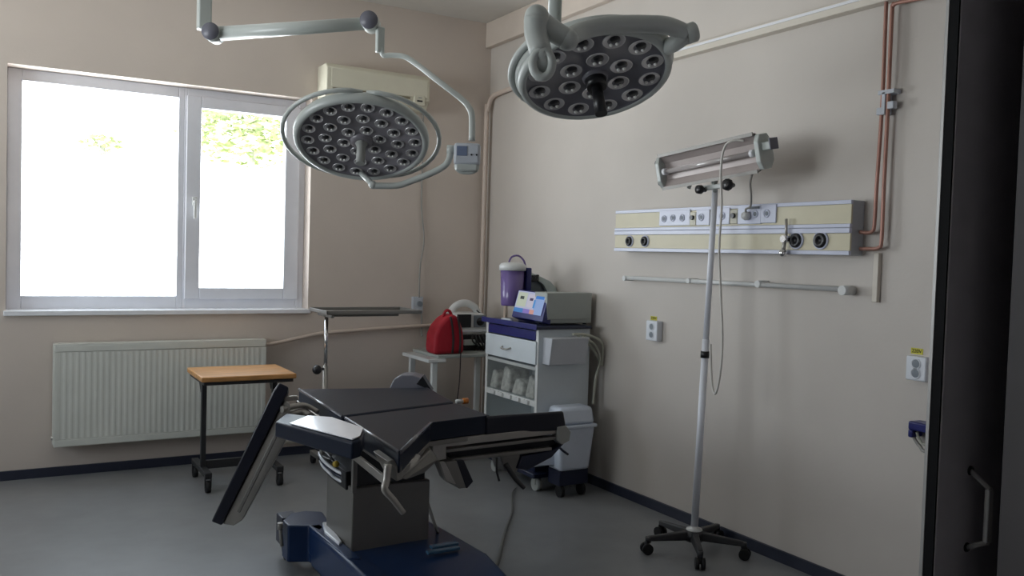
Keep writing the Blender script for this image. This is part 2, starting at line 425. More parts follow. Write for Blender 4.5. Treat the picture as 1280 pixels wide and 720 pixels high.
# its cord and outlet
cx = onY(527, 225, BY - .012)
q = [V((cx.x, BY - .012, z0 + .04)), onY(528, 200, BY - .012), onY(527, 260, BY - .015), onY(530, 300, BY - .02), onY(525, 335, BY - .03), onY(524, 372, BY - .035)]
o = MB().tube(q, .006, M_cord, 8, 5).build('power_cord', M_cord); tag(o, 'grey power cord hanging down the wall from the air conditioner to a white outlet', 'cord')
s0 = onY(517, 371, BY - .04); s1 = onY(529, 392, BY - .04)
sk = empty('wall_outlet', (s0.x, BY, s1.z)); tag(sk, 'small white wall outlet right of the window with the grey cord plugged in', 'outlet')
MB().box((s0.x, BY - .035, s1.z), (s1.x, BY, s0.z), M_ventgl, .004).build('outlet_box', M_ventgl, sk)
f = MB(); cc = V(((s0.x + s1.x) / 2 + .01, BY - .05, (s0.z + s1.z) / 2 + .01)); f.cyl(cc, cc + Y * .02, .02, M_sockhole, 16); f.build('plug', M_sockhole, sk)
q = [onY(527, 390, BY - .02), onY(527, 415, BY - .02), onY(528, 420, BY - .03)]
o = MB().tube(q, .007, M_cord, 8, 3).build('dangling_cord', M_cord); tag(o, 'short dark cord end hanging just below the white outlet beside the red bag', 'cord')

# corner pipe, wall duct
q = [onX(642, 122, WX - .03), onX(625, 128, WX - .03), V((WX - .03, BY - .11, onX(612, 140, WX - .03).z)), V((WX - .045, BY - .055, 2.38)), V((WX - .05, BY - .05, 2.30)), V((WX - .05, BY - .05, 1.6)), V((WX - .05, BY - .05, .06))]
q = [V((WX - .03, 5.2, 2.60)), V((WX - .03, 5.62, 2.585)), V((WX - .035, 5.73, 2.56)), V((WX - .045, 5.765, 2.47)), V((WX - .05, 5.77, 2.3)), V((WX - .05, 5.77, .06))]
o = MB().tube(q, .0175, M_pipe_paint, 14, 5).build('corner_pipe', M_pipe_paint); tag(o, 'beige painted riser pipe bending down into the room corner', 'pipe')
a = onX(632, 356, WX - .02)
o = MB().tube([V((WX - .02, a.y, a.z)), V((WX - .02, a.y, .1))], .009, M_pipe_paint, 10).build('thin_wall_pipe', M_pipe_paint); tag(o, 'thin short brown pipe on the wall left of the purple canister', 'pipe')
d = empty('cable_duct', (WX, 3.5, 2.5)); tag(d, 'long cream cable duct running horizontally across the right wall below the ceiling beam', 'cable duct')
z = 2.485
MB().box((WX - .05, FY1 + .01, z), (WX, 5.3, z + .05), M_duct, .004).build('duct_body', M_duct, d)
MB().box((WX - .056, FY1 + .01, z + .030), (WX - .048, 5.3, z + .042), M_sill).build('duct_lid', M_duct, d)

# ============================================================ COPPER PIPES
cx_ = WX - .035
def cop(pts, label, r=.008):
    o = MB().tube(pts, r, M_copper, 12, 4).build('copper_pipe', M_copper); return tag(o, label, 'pipe')
yA = 2.39 * .997; yB = 2.36
pa = [V((cx_, onX(1108, 0, cx_).y, CZ - .01)), onX(1108, 0, cx_), onX(1103, 125, cx_), onX(1096, 230, cx_), onX(1093, 280, cx_), onX(1090, 289, cx_), onX(1084, 291, cx_), onX(1075, 290, cx_)]
cop(pa, 'left copper pipe rising from the wall panel to the ceiling')
pb = [onX(1240, -12, cx_), onX(1160, -3, cx_), onX(1125, 3, cx_), onX(1117, 7, cx_), onX(1115, 16, cx_), onX(1110, 130, cx_), onX(1105, 230, cx_), onX(1102, 300, cx_), onX(1099, 309, cx_), onX(1092, 311, cx_), onX(1075, 311, cx_)]
cop(pb, 'right copper pipe from the panel that turns right near the ceiling')
f = MB(); a = onX(1098, 110, cx_ - .01); b = onX(1117, 132, cx_ - .01)
f.box((cx_ - .012, b.y, a.z - .03), (WX, a.y, a.z - .012), M_ventgl, .002); f.box((cx_ - .012, a.y - .035, b.z - .03), (WX, a.y - .018, a.z - .02), M_ventgl, .002)
f.box((cx_ - .013, b.y + .0, b.z - .01), (cx_ + .013, b.y + .03, b.z + .02), M_ventgl, .003); f.box((cx_ - .013, a.y - .02, b.z - .03), (cx_ + .013, a.y + .004, b.z + .0), M_ventgl, .003)
o = f.build('pipe_clamp', M_ventgl); tag(o, 'pale metal clamp holding the two copper pipes to the wall', 'clamp')
a = onX(1096, 316, WX - .02); b = onX(1094, 378, WX - .02)
o = MB().box((WX - .022, a.y - .011, b.z), (WX, a.y + .014, a.z), M_duct, .003).build('conduit_cover', M_duct); tag(o, 'short vertical cream conduit cover on the wall below the copper pipes', 'conduit')

# ============================================================ BED HEAD PANEL
PXF = WX - .09
hu = empty('medical_supply_panel', (WX, 3.3, 1.44)); tag(hu, 'long white and cream medical supply panel with sockets on the right wall', 'wall panel')
a = onX(770, 264, PXF); b = onX(1065, 249, PXF); c = onX(770, 314, PXF); d = onX(1065, 319, PXF)
py0 = b.y; py1 = a.y; pz1 = (a.z + b.z) / 2; pz0 = (c.z + d.z) / 2; PH = pz1 - pz0
f = MB(); f.box((PXF + .004, py0 + .004, pz0), (WX, py1 - .002, pz1), M_panels, .004); f.build('side_housing', M_panels, hu)
def strip(nm, t0, t1, m, dx=0): MB().box((PXF - dx, py0, pz1 - PH * t1), (PXF + .01, py1, pz1 - PH * t0), m, .002).build(nm, m, hu)
strip('cover_strip', 0, .075, M_panelw, .003); strip('cream_strip', .075, .43, M_panelc); strip('cover_strip', .43, .50, M_panelw, .006); strip('cover_strip', .507, .60, M_panelw, .008)
strip('cream_strip', .60, .92, M_panelc); strip('cover_strip', .92, 1.0, M_panelw, .006)
def pc(u, v): return onX(760 + u / 3.272, 160 + v / 3.272, PXF)   # panel details
def mod(u0, v0, u1, v1, holes, m=M_panelw, hr=.017):
    a = pc(u0, v0); b = pc(u1, v1)
    o = MB().box((PXF - .008, b.y, b.z), (PXF + .002, a.y, a.z), m, .003).build('socket_plate', m, hu)
    for (u, v) in holes:
        h = pc(u, v); h = V((PXF - .008, h.y, h.z))
        g = MB(); g.lathe(h, -X, [(hr * 1.15, 0), (hr * 1.15, .004), (hr * .9, .004), (hr * .8, -.001), (0, -.001)], M_panelw, 20)
        g.lathe(h - X * .0005, -X, [(hr * .62, .0005), (hr * .5, .0015), (0, .0015)], M_sockhole, 16); g.build('socket', M_panelw, o)
mod(215, 338, 338, 398, [(234, 372), (270, 368), (308, 368)])
mod(340, 345, 362, 398, [], M_cream); h = pc(351, 367); MB().cyl(V((PXF - .02, h.y, h.z)), V((PXF, h.y, h.z)), .012, M_black, 12).build('gas_outlet', M_black, hu)
mod(366, 335, 418, 397, [(386, 365)]); mod(440, 328, 500, 394, [(472, 360)])
mod(505, 335, 532, 392, [], M_cream); h = pc(519, 359); MB().cyl(V((PXF - .02, h.y, h.z)), V((PXF, h.y, h.z)), .013, M_black, 12).build('gas_outlet', M_black, hu)
mod(536, 318, 628, 392, [(568, 358), (606, 352)]); mod(630, 314, 690, 388, [(654, 350)])
h = pc(605, 326); MB().box((PXF - .012, h.y - .03, h.z - .006), (PXF - .005, h.y + .035, h.z + .006), M_sockhole).build('name_strip', M_sockhole, hu)
for u, v, r in ((90, 463, .026), (153, 463, .026), (772, 460, .032), (872, 460, .032)):
    h = pc(u, v); h = V((PXF, h.y, h.z))
    g = MB(); g.lathe(h, -X, [(r * 1.25, 0), (r * 1.25, .006), (r * 1.05, .008), (r * 1.05, .004)], M_panelw, 24)
    g.lathe(h, -X, [(r, .002), (r, .014), (r * .8, .018), (r * .45, .018), (r * .4, .008), (0, .008)], M_black, 24); g.build('gas_outlet', M_black, hu)
# probe hanging on the panel
g = empty('gas_probe', pc(745, 500)); tag(g, 'small chrome probe plugged beside the black gas outlets of the wall panel', 'probe')
a = pc(742, 372); b = pc(742, 455); c = pc(735, 512)
def at(p, dx): return V((PXF - dx, p.y, p.z))
MB().cyl(at(a, .02), at(b, .02), .006, M_steel, 12).build('stem', M_steel, g)
MB().cyl(at(b, .045), at(b, 0), .016, M_chrome, 16).build('plug', M_chrome, g)
MB().cyl(at(b, .03), at(c, .03), .009, M_steel, 12).ball(at(c, .03), .019, M_chrome).build('nozzle', M_chrome, g)
# a plug with a ring in the right socket group belongs to the mobile lamp cord, built there
# equipment rail
rl = empty('equipment_rail', (WX, 3.3, 1.28)); tag(rl, 'thin white horizontal rail fixed on the wall below the supply panel', 'rail')
rx = WX - .05
a = onX(780, 347, rx); b = onX(1062, 362, rx)
MB().tube([V((rx, a.y, a.z)), V((rx, b.y, b.z))], .012, M_white, 14).build('rail_bar', M_white, rl)
for px, py, r in ((783, 348, .014), (863, 351, .013), (950, 355, .017), (1056, 363, .021)):
    h = onX(px, py, rx); MB().cyl(V((rx - .02, h.y, h.z)), V((WX, h.y, h.z)), r, M_white, 16).build('rail_bracket', M_white, rl)

# wall sockets
def socket(px0, py0, px1, py1, label, tagpx):
    a = onX(px0, py0, WX - .04); b = onX(px1, py1, WX - .04)
    s_ = empty('double_socket', (WX, (a.y + b.y) / 2, b.z)); tag(s_, label, 'socket')
    o = MB().box((WX - .042, b.y, b.z), (WX, a.y, a.z), M_whitep, .006).build('socket_box', M_whitep, s_)
    for t in (.3, .7):
        h = V((WX - .042, a.y * .5 + b.y * .5, a.z + (b.z - a.z) * t))
        g = MB(); g.lathe(h, -X, [(.022, 0), (.022, .003), (.0185, .003), (.017, .0005), (0, .0005)], M_whitep, 20)
        g.lathe(h, -X, [(.0165, .0008), (.012, .0018), (0, .0018)], M_sockhole, 20)
        g.build('socket_well', M_sockhole, s_)
    t = onX(*tagpx, WX - .003)
    lb = empty('voltage_tag', (WX - .004, t.y, t.z)); 
    MB().box((WX - .003, t.y - .026, t.z - .012), (WX, t.y + .026, t.z + .012), M_yellow).build('tag_plate', M_yellow, lb)
    cu = bpy.data.curves.new('tag_text', 'FONT'); cu.body = '220V'; cu.size = .021; cu.align_x = 'CENTER'; cu.align_y = 'CENTER'; cu.extrude = .0004
    o = bpy.data.objects.new('tag_text', cu); COL.objects.link(o)
    mm = Matrix((-Y, Z, -X)).transposed().to_4x4()
    me = bpy.data.meshes.new_from_object(o); bpy.data.objects.remove(o); me.transform(mm); me.materials.clear(); me.materials.append(M_ink)
    o = bpy.data.objects.new('tag_text', me); COL.objects.link(o); o.parent = lb
    return lb
lb = socket(808, 400, 821, 427, 'small white double socket on the right wall under the rail', (817, 398)); tag(lb, 'small yellow voltage sticker above the socket left of the lamp stand', 'sticker')
lb = socket(1133, 444, 1157, 478, 'white double socket on the right wall next to the door edge', (1146, 439)); tag(lb, 'yellow voltage sticker above the socket near the door', 'sticker')
# blue holder with cable by the door
b_ = empty('cable_holder', onX(1148, 545, WX)); tag(b_, 'dark blue wall holder with a pale cable loop below the socket near the door', 'holder')
a = onX(1135, 526, WX - .07); b = onX(1135, 537, WX - .07)
MB().box((WX - .07, a.y - .22, b.z), (WX, a.y, a.z), M_blue, .006).build('holder_body', M_blue, b_)
MB().box((WX - .05, a.y - .2, b.z - .035), (WX, a.y - .06, b.z + .001), M_black, .005).build('holder_clip', M_black, b_)
MB().box((WX - .07, a.y - .02, b.z - .03), (WX - .0, a.y, b.z + .003), M_blue, .006).build('holder_end', M_blue, b_)
q = [onX(1142, 540, WX - .05), onX(1143, 548, WX - .04), onX(1150, 558, WX - .04), onX(1160, 565, WX - .05), V((WX - .03, 1.9, .70))]
MB().tube(q, .007, M_cord, 8, 5).build('cable', M_cord, b_)
q = [onX(1146, 540, WX - .05), onX(1150, 550, WX - .04), onX(1160, 556, WX - .04), V((WX - .03, 1.9, .75))]
MB().tube(q, .006, M_hose, 8, 5).build('cable', M_hose, b_)
a = onX(1154, 600, WX - .02)
o = MB().box((WX - .025, a.y - .05, onX(1154, 658, WX).z), (WX, a.y - .005, a.z), M_whitep, .004).build('wall_conduit_box', M_whitep); tag(o, 'narrow white vertical conduit low on the wall at the door edge', 'conduit')

# ============================================================ SLIDING DOOR
dr = empty('door_1', (1.9, 1.08, 0)); dr['kind'] = 'structure'
yd = 1.03
xl = onY(1186, 330, yd).x      # near free edge of the leaf
kk = ray(1173, 330); th = xl / (kk.x / kk.y) - yd
MB().box((xl + .001, yd, .01), (xl + 1.05, yd + th, 2.3), M_door, .002).build('door_leaf', M_door, dr)
MB().box((xl - .003, yd + .002, .01), (xl + .001, yd + th, 2.3), M_seal).build('door_seal', M_seal, dr)
MB().box((xl - .004, yd + th, .01), (xl + .03, yd + th + .008, 2.3), M_alu, .001).build('door_edge', M_alu, dr)
h0 = onY(1213, 588, yd); h1 = onY(1208, 684, yd)
hx = (h0.x + h1.x) / 2
M_handle = mat('handle_metal', (.75, .74, .74), .35)
g = MB(); g1 = V((hx, yd - .042, h0.z - .028)); g2 = V((hx, yd - .042, h1.z + .022))
g.tube([V((hx, yd, h0.z)), g1], .005, M_handle, 10); g.tube([V((hx, yd, h1.z)), g2], .005, M_handle, 10)
g.box((hx - .009, g1.y - .004, g2.z), (hx + .009, g1.y + .006, g1.z), M_handle, .003); g.lathe(V((hx, yd, h0.z)), -Y, [(.010, 0), (.009, .003), (0, .003)], M_black, 14); g.lathe(V((hx, yd, h1.z)), -Y, [(.010, 0), (.009, .003), (0, .003)], M_black, 14)
g.build('door_handle', M_alu, dr)

# ============================================================ SURGICAL LAMPS
def lamp_head(root, c, n, a, R, face_m, rings, cupr, handle_m, back):
    """c: centre of the lit face, n: its outward normal, a: long direction in the picture"""
    a = (a - n * a.dot(n)).normalized(); b = n.cross(a)
    h = MB(); h.lathe(c, -n, [(R * .90, -.004), (R * .93, -.012), (R * .985, -.006), (R, .012), (R, .025), (R * .96, .042), (R * .8, .06), (R * .45, .072), (0, .074)], M_lampg, 64, a)
    head = h.build('lamp_head', M_lampg, root)
    MB().lathe(c, n, [(R * .905, .003), (R * .88, -.004), (0, -.004)], face_m, 64, a).build('lamp_face', face_m, head)
    # reflector cups
    proto = MB()
    k = cupr
    proto.lathe(V((0, 0, 0)), Z, [(k, .0), (k * .97, .003), (k * .9, .002), (k * .45, -.008 + .006), (k * .4, -.001)], M_cup, 20)
    proto.lathe(V((k * .10, k * .25, 0)), Z, [(k * .46, -.001), (k * .40, .0045), (0, .0045)], M_core, 12)
    for dx in (-.30, .22):
        proto.ball(V((k * dx, -k * .42, .002)), k * .17, M_led, seg=8)
    me = None
    for cnt, rr, ph in rings:
        for i in range(cnt):
            t = 2 * PI * i / cnt + ph
            pos = c + (a * math.cos(t) + b * math.sin(t)) * R * rr + n * -.003
            if me is None:
                o = proto.build('reflector_cup', M_cup, head); me = o.data
                # undo the offset applied for the parent, the cup mesh is local
                bm_ = bmesh.new(); bm_.from_mesh(me); bmesh.ops.translate(bm_, vec=WORLD[head.name], verts=bm_.verts); bm_.to_mesh(me); bm_.free()
            else:
                o = o.copy(); COL.objects.link(o)
            up = b if b.z > 0 else -b
            xa = up.cross(n)
            mm = Matrix((xa, up, n)).transposed().to_4x4(); mm.translation = pos - WORLD[head.name]
            o.matrix_local = mm
    g = MB(); g.lathe(c, n, [(R * .17, -.004), (R * .16, .008), (R * .11, .012), (0, .012)], face_m, 28, a)
    g.build('handle_mount', face_m, head)
    return head, a, b

vdir = lambda px, py: ray(px, py).normalized()
def head_normal(px, py, ratio, rot):
    v = vdir(px, py); r_ = (CR - v * CR.dot(v)).normalized(); u_ = r_.cross(v) * 1.0
    if u_.dot(CU) < 0: u_ = -u_
    a = r_ * math.cos(rot) + u_ * math.sin(rot); mdown = r_ * math.sin(rot) - u_ * math.cos(rot)
    n = -v * ratio + mdown * math.sqrt(1 - ratio * ratio)
    return n.normalized(), a

# --- left lamp
L1 = empty('surgical_lamp', PD(300, 40, 4.0)); tag(L1, 'large round surgical lamp beside the window with many small reflectors and pale grip', 'surgical lamp', None)
D1 = 3.9
n1, a1 = head_normal(453, 172, .60, math.radians(-5))
c1 = PD(452, 177, D1); R1 = 84 / F * D1
hd, a1, b1 = lamp_head(L1, c1, n1, a1, R1, M_lface, [(6, .27, .3), (12, .53, .0), (18, .79, .1)], .030, M_grey, None)
up1 = b1 if b1.z > 0 else -b1
g = MB(); g.tube([c1 - n1 * .005, c1 + n1 * .03, c1 + n1 * .12 - up1 * .0], [.034, .02, .019], M_grey, 20); g.build('sterile_grip', M_grey, hd)
# side handles: thin bows left and right of the housing
for sgn, k in ((-1, 1.155), (1, 1.155)):
    pts = []
    for i in range(21):
        t = math.radians(-88 + 176 * i / 20); rad_ = R1 * (.88 + (k - .88) * math.cos(t) ** .40)
        pts.append(c1 - n1 * (.022 + .02 * (abs(t) / 1.55) ** 4) + (a1 * sgn * math.cos(t) + up1 * math.sin(t)) * rad_)
    MB().tube(pts, .0105, M_lampg, 12).build('side_handle', M_lampg, hd)
# control box and yoke arm
bx = PD(584, 193, 3.85)
right = CR.copy(); right.z = 0; right.normalize(); toward = right.cross(Z)    # toward = away from viewer
if toward.dot(CW) < 0: toward = -toward
bw, bh = 33 / F * 3.85, 27 / F * 3.85
cb = MB().obox(bx, right, toward, Z, (bw, .05, bh), M_ventgl, .012).build('control_box', M_ventgl, L1)
fr = bx - toward * .026
MB().obox(fr - right * .022 + Z * .012, right, toward, Z, (.046, .003, .042), mat('display_blue', (.16, .2, .30), .3), .001).build('display', None, cb)
for k in (.022, .045): MB().cyl(fr + right * (k - .002) - Z * .004, fr + right * (k - .002) - Z * .004 - toward * .004, .0042, M_black, 10).build('button', M_black, cb)
pts = [bx + V(right) * s_ * bw * .42 + Z * zz for s_, zz in ((-1, -.04), (-.95, -.062), (-.6, -.078), (0, -.082), (.6, -.078), (.95, -.062), (1, -.04))]
MB().tube(pts, .007, M_lampg, 10, 3).obox(bx - Z * .055, right, toward, Z, (bw * .86, .04, .045), M_lampg, .01).build('box_guard', M_lampg, cb)
j = PD(563, 187, 3.86)
q = [PD(568, 186, 3.86), j, PD(562, 197, 3.86), PD(556, 207, 3.86), PD(540, 216, 3.87), PD(515, 226, 3.88), PD(496, 232, 3.88), PD(466, 232, 3.87)]
MB().tube(q, .0145, M_lampg, 14, 4).ball(PD(466, 231, 3.87), .019, M_lampg).cyl(j - right * .015, j + right * .02, .02, M_lampg, 16).build('yoke_arm', M_lampg, L1)
MB().tube([PD(466, 231, 3.87), c1 - up1 * R1 * .93 - n1 * .03], .013, M_lampg, 12).build('yoke_joint', M_lampg, L1)
q = [PD(477, 60, 3.95), PD(479, 69, 3.95), PD(490, 69, 3.95), PD(506, 71, 3.94), PD(522, 81, 3.93), PD(545, 99, 3.91), PD(576, 123, 3.89), PD(586, 134, 3.87), PD(590, 146, 3.86), PD(590, 176, 3.85)]
MB().tube(q, [.011, .0145], M_lampg, 14, 4).build('curved_arm', M_lampg, L1)
# spring arm
e0 = PD(267, 42, 4.02); e1 = PD(463, 28, 3.95); dd = (e1 - e0).normalized()
MB().tube([PD(276, 42, 4.02), PD(455, 29.5, 3.95)], [.033, .028], M_lampg, 20).build('spring_arm', M_lampg, L1)
for e, r in ((e0, .040), (e1, .041)):
    ax_ = (toward * 1.0).normalized()
    MB().cyl(e - ax_ * .045, e + ax_ * .045, r, M_lampg, 24).build('joint_housing', M_lampg, L1)
    MB().lathe(e - ax_ * .045, -ax_, [(r * 1.0, 0), (r * .97, .006), (0, .008)], M_lampdk, 24, ax_.cross(Z)).build('joint_cap', M_lampdk, L1)
MB().box(PD(475, 34, 3.95) + V((-.018, -.018, 0)), PD(475, 66, 3.95) + V((.018, .018, 0)), M_lampg, .006).build('drop_post', M_lampg, L1)
p0 = PD(255, 35, 4.04)
MB().box((p0.x - .03, p0.y - .03, p0.z - .01), (p0.x + .03, p0.y + .03, CZ - .04), M_lampg, .008).build('ceiling_post', M_lampg, L1)
MB().lathe(V((p0.x, p0.y, CZ)), -Z, [(.13, 0), (.13, .03), (.09, .07), (.03, .08)], M_lampg, 32).build('ceiling_cover', M_lampg, L1)

# --- right lamp
L2 = empty('surgical_lamp', PD(700, 30, 3.4)); tag(L2, 'round surgical lamp near the right wall with large reflectors and a black grip', 'surgical lamp', None)
D2 = 3.3
n2, a2 = head_normal(743, 97, .54, math.radians(11))
c2 = PD(744, 97, D2); R2 = 97 / F * D2
hd2, a2, b2 = lamp_head(L2, c2, n2, a2, R2, M_lface2, [(6, .37, .35), (12, .75, .12)], .043, M_black, None)
up2 = b2 if b2.z > 0 else -b2
g = MB(); g.tube([c2 + n2 * .01, c2 + n2 * .045], [.042, .038], M_black, 20); g.tube([c2 + n2 * .04, c2 + n2 * .16], [.021, .023], M_black, 20); g.build('sterile_grip', M_black, hd2)
pts = []
for i in range(25):
    t = math.radians(-38 + 105 * i / 24)
    pts.append(c2 - n2 * .05 + (-a2 * math.cos(t) * 1.07 + up2 * math.sin(t) * 1.05) * R2)
MB().tube(pts, .014, M_lampg, 12).build('side_handle', M_lampg, hd2)
MB().lathe(c2 - n2 * .03, n2, [(R2 * 1.0, .01), (R2 * 1.03, 0), (R2 * 1.03, -.02), (R2 * 1.0, -.03)], M_lampg, 64, a2).build('rim_band', M_lampg, hd2)
# yoke tubes over the back
q = [PD(706, 52, 2.90), PD(724, 40, 2.98), PD(755, 32, 3.01), PD(790, 30, 3.04), PD(825, 31, 3.06), PD(846, 36, 3.08), PD(858, 43, 3.09)]
MB().tube(q, [.032, .030], M_lampg, 16, 4).build('yoke_arm', M_lampg, L2)
q = [PD(700, 46, 3.00), PD(722, 34, 3.09), PD(752, 26, 3.12), PD(790, 25, 3.14), PD(828, 25, 3.14), PD(850, 32, 3.12), PD(861, 42, 3.10)]
MB().tube(q, .016, M_lampg, 14, 4).build('yoke_arm', M_lampg, L2)
q = [PD(864, 41, 3.10), PD(850, 50, 3.10), PD(840, 56, 3.14), PD(832, 60, 3.24)]
MB().tube(q, [.027, .031], M_lampg, 16, 3).lathe(PD(861, 42, 3.09), (CR * .9 + CU * .3).normalized(), [(0, -.01), (.036, -.01), (.036, .024), (.03, .03), (0, .03)], M_lampg, 20).build('yoke_end', M_lampg, L2)
# knuckle
k0 = PD(668, 32, 2.90); k1 = PD(707, 52, 2.90)
MB().tube([PD(671, 26, 2.90), PD(684, 34, 2.90), PD(710, 50, 2.90)], [.042, .034], M_lampg, 20, 3).ball(PD(671, 26, 2.9), .044, M_lampg, seg=20).ball(PD(710, 50, 2.9), .036, M_lampg, seg=20).build('knuckle', M_lampg, L2)
MB().tube([PD(671, 22, 2.88), PD(670, 42, 2.88), PD(677, 68, 2.86)], [.042, .036], M_lampg, 20, 3).ball(PD(671, 22, 2.88), .042, M_lampg, seg=20).ball(PD(677, 68, 2.86), .036, M_lampg, seg=20).build('knuckle_link', M_lampg, L2)
ln = -vdir(678, 80); ctr = PD(678, 80, 2.84)
lp = []
for i in range(28):
    t = 2 * PI * i / 28; lp.append(ctr + (CR * math.cos(t) * .031 + CU * math.sin(t) * .043))
MB().tube(lp, .015, M_lampg, 12, closed=True).lathe(ctr, ln, [(0, -.004), (.029, -.004), (.029, .004), (0, .004)], M_lampg, 20).build('pivot_loop', M_lampg, L2)
st = PD(693, 30, 3.32)
MB().cyl(V((st.x, st.y, st.z - .04)), V((st.x, st.y, CZ - .05)), .026, M_lampg, 20).build('ceiling_stem', M_lampg, L2)
MB().lathe(V((st.x, st.y, CZ)), -Z, [(.12, 0), (.12, .03), (.08, .07), (.026, .08)], M_lampg, 32).build('ceiling_cover', M_lampg, L2)

# ============================================================ MOBILE UV LAMP ON STAND
sx_, sy_ = 2.88, 3.12
S = empty('mobile_tube_lamp', (sx_, sy_, 0)); tag(S, 'mobile tube lamp on a tall white pole with black five star castor base', 'mobile lamp')
hub = V((sx_, sy_, .105))
MB().lathe(V((sx_, sy_, .055)), Z, [(0, 0), (.045, 0), (.05, .02), (.042, .05), (0, .052)], M_black, 24).build('hub', M_black, S)
MB().lathe(V((sx_, sy_, .105)), Z, [(.038, 0), (.038, .006), (.02, .010), (.018, .02)], M_white, 24).build('pole_collar', M_white, S)
top = PD(894, 237, (hub - EYE).dot(CW) * .998)
pj = hub + (top - hub) * .56
MB().cyl(hub, pj, .0175, M_polew, 18).build('pole', M_polew, S)
MB().cyl(pj, top, .0145, M_polew, 18).build('inner_pole', M_polew, S)
clp = PD(884, 443, (hub - EYE).dot(CW))
cl = hub + (top - hub) * ((clp.z - hub.z) / (top.z - hub.z)); 
MB().cyl(cl - Z * .016, cl + Z * .016, .0215, M_black, 16).build('clamp_ring', M_black, S)
ang0 = math.atan2(onZ(813, 692, 0).y - sy_, onZ(813, 692, 0).x - sx_)
for i in range(5):
    t = ang0 + 2 * PI * i / 5; d = V((math.cos(t), math.sin(t), 0)); r = .235
    s0 = hub - Z * .025 + d * .03; s1 = hub - Z * .03 + d * r
    x, y_, z_ = frame_from(d)
    side = V((-d.y, d.x, 0))
    leg = MB().hexa([s0 - side * .022 - Z * .02, s1 - side * .015 - Z * .012, s1 + side * .015 - Z * .012, s0 + side * .022 - Z * .02,
                     s0 - side * .016 + Z * .022, s1 - side * .011 + Z * .010, s1 + side * .011 + Z * .010, s0 + side * .016 + Z * .022], M_blackmetal, .005)
    leg.cyl(s1 - Z * .02, s1 + Z * .006, .014, M_blackmetal, 12)
    lo = leg.build('leg', M_blackmetal, S)
    wc = V((sx_, sy_, .026)) + d * (r + .006)
    cs = MB(); cs.cyl(wc - side * .022, wc - side * .006, .026, M_rubber, 20); cs.cyl(wc + side * .006, wc + side * .022, .026, M_rubber, 20); cs.box(wc + V((-.009, -.009, .0)), wc + V((.009, .009, .034)), M_black, .002)
    cs.build('castor', M_rubber, lo)
# head: a trough reflector with one tube
ld = (top - EYE).dot(CW)
eL = onX(831, 215, sx_ - .02); eR = onX(950, 190, sx_ - .02)
ax = (eR - eL).normalized(); fn = (V((-1, -.12, -.18))); fn = (fn - ax * fn.dot(ax)).normalized(); vv = ax.cross(fn)
if vv.z < 0: vv = -vv
HH = .082; Lh = (eR - eL).length
mid = (eL + eR) / 2
def tr(u, v_, w_): return mid + ax * u + vv * v_ + fn * w_
prof = [(HH, .03), (HH, .022), (HH * .85, .012), (HH * .5, -.006), (0, -.012), (-HH * .5, -.006), (-HH * .85, .012), (-HH, .022), (-HH, .03), (-HH * 1.04, .02), (-HH * .88, -.01), (-HH * .52, -.045), (0, -.055), (HH * .52, -.045), (HH * .88, -.01), (HH * 1.04, .02)]
vs = [tr(-Lh / 2, p[0], p[1]) for p in prof] + [tr(Lh / 2, p[0], p[1]) for p in prof]; k = len(prof)
M_refl = mat('reflector_sheet', (.40, .345, .33), .35, metal=.15, noise=.05)
f = MB(); f._add(vs, [(i, (i + 1) % k, k + (i + 1) % k, k + i) for i in range(k)], M_refl); refl = f.build('reflector', M_refl, S)
for s_ in (1, -1):
    MB().bar(tr(-Lh / 2, HH * s_, .03), tr(Lh / 2, HH * s_, .03), .016, .006, fn, M_steeld).build('reflector_lip', M_steeld, refl)
MB().tube([tr(-Lh / 2 + .02, 0, .012), tr(Lh / 2 - .02, 0, .012)], .0125, mat('tube_glass', (.46, .42, .41), .08, spec=.8), 16).build('lamp_tube', None, S)
MB().tube([tr(Lh / 2 - .035, .0, .018), tr(Lh / 2 - .015, 0, .018)], .017, M_sill, 16).build('tube_holder', M_sill, S)
MB().tube([tr(-Lh / 2 + .015, .0, .018), tr(-Lh / 2 + .035, 0, .018)], .017, M_sill, 16).build('tube_holder', M_sill, S)
for s_ in (-1, 1):
    oc = [(HH * .55, .034), (HH * .95, .018), (HH * .95, -.03), (HH * .5, -.055), (-HH * .5, -.055), (-HH * .95, -.03), (-HH * .95, .018), (-HH * .55, .034)]
    base_ = Lh / 2 * s_
    e = MB().prism([tr(base_, a_, b_) for a_, b_ in oc], ax * .028 * s_, M_lampg, .005).build('end_cap', M_lampg, S)
MB().obox(tr(Lh / 2 + .05, .02, -.005), ax, vv, fn, (.05, .035, .04), M_lampg, .004).obox(tr(Lh / 2 + .078, .025, -.005), ax, vv, fn, (.008, .05, .05), M_lampdk, .002).build('end_bracket', M_lampg, S)
for v_ in (.05, -.05): MB().cyl(tr(-Lh / 2 - .03, v_, .01), tr(-Lh / 2 - .038, v_, .01), .014, M_lampdk, 12).build('end_screw', M_lampdk, S)
b0 = onX(876, 236, sx_); b1_ = onX(912, 231, sx_)
MB().bar(b0, b1_, .022, .022, Z, M_lampg, .004).build('tilt_bracket', M_lampg, S)
MB().lathe(onX(876, 237, sx_ - .03), X, [(0, -.02), (.02, -.02), (.022, 0), (.012, .01), (.01, .03)], M_black, 16).build('tilt_knob', M_black, S)
MB().lathe(onX(911, 231, sx_ - .03), X, [(0, -.02), (.026, -.02), (.028, 0), (.016, .01), (.01, .03)], M_black, 8).build('tilt_knob', M_black, S)
MB().cyl(top - Z * .01, tr(0, -HH - .0, -.01) - Z * .0, .012, M_lampg, 12).build('swivel', M_lampg, S)
for u in (-.16, .02):
    MB().bar(tr(u, -HH, -.01), V((sx_, tr(u, 0, 0).y, b0.z + .005)), .02, .006, ax, M_lampg).build('hanger', M_lampg, S)
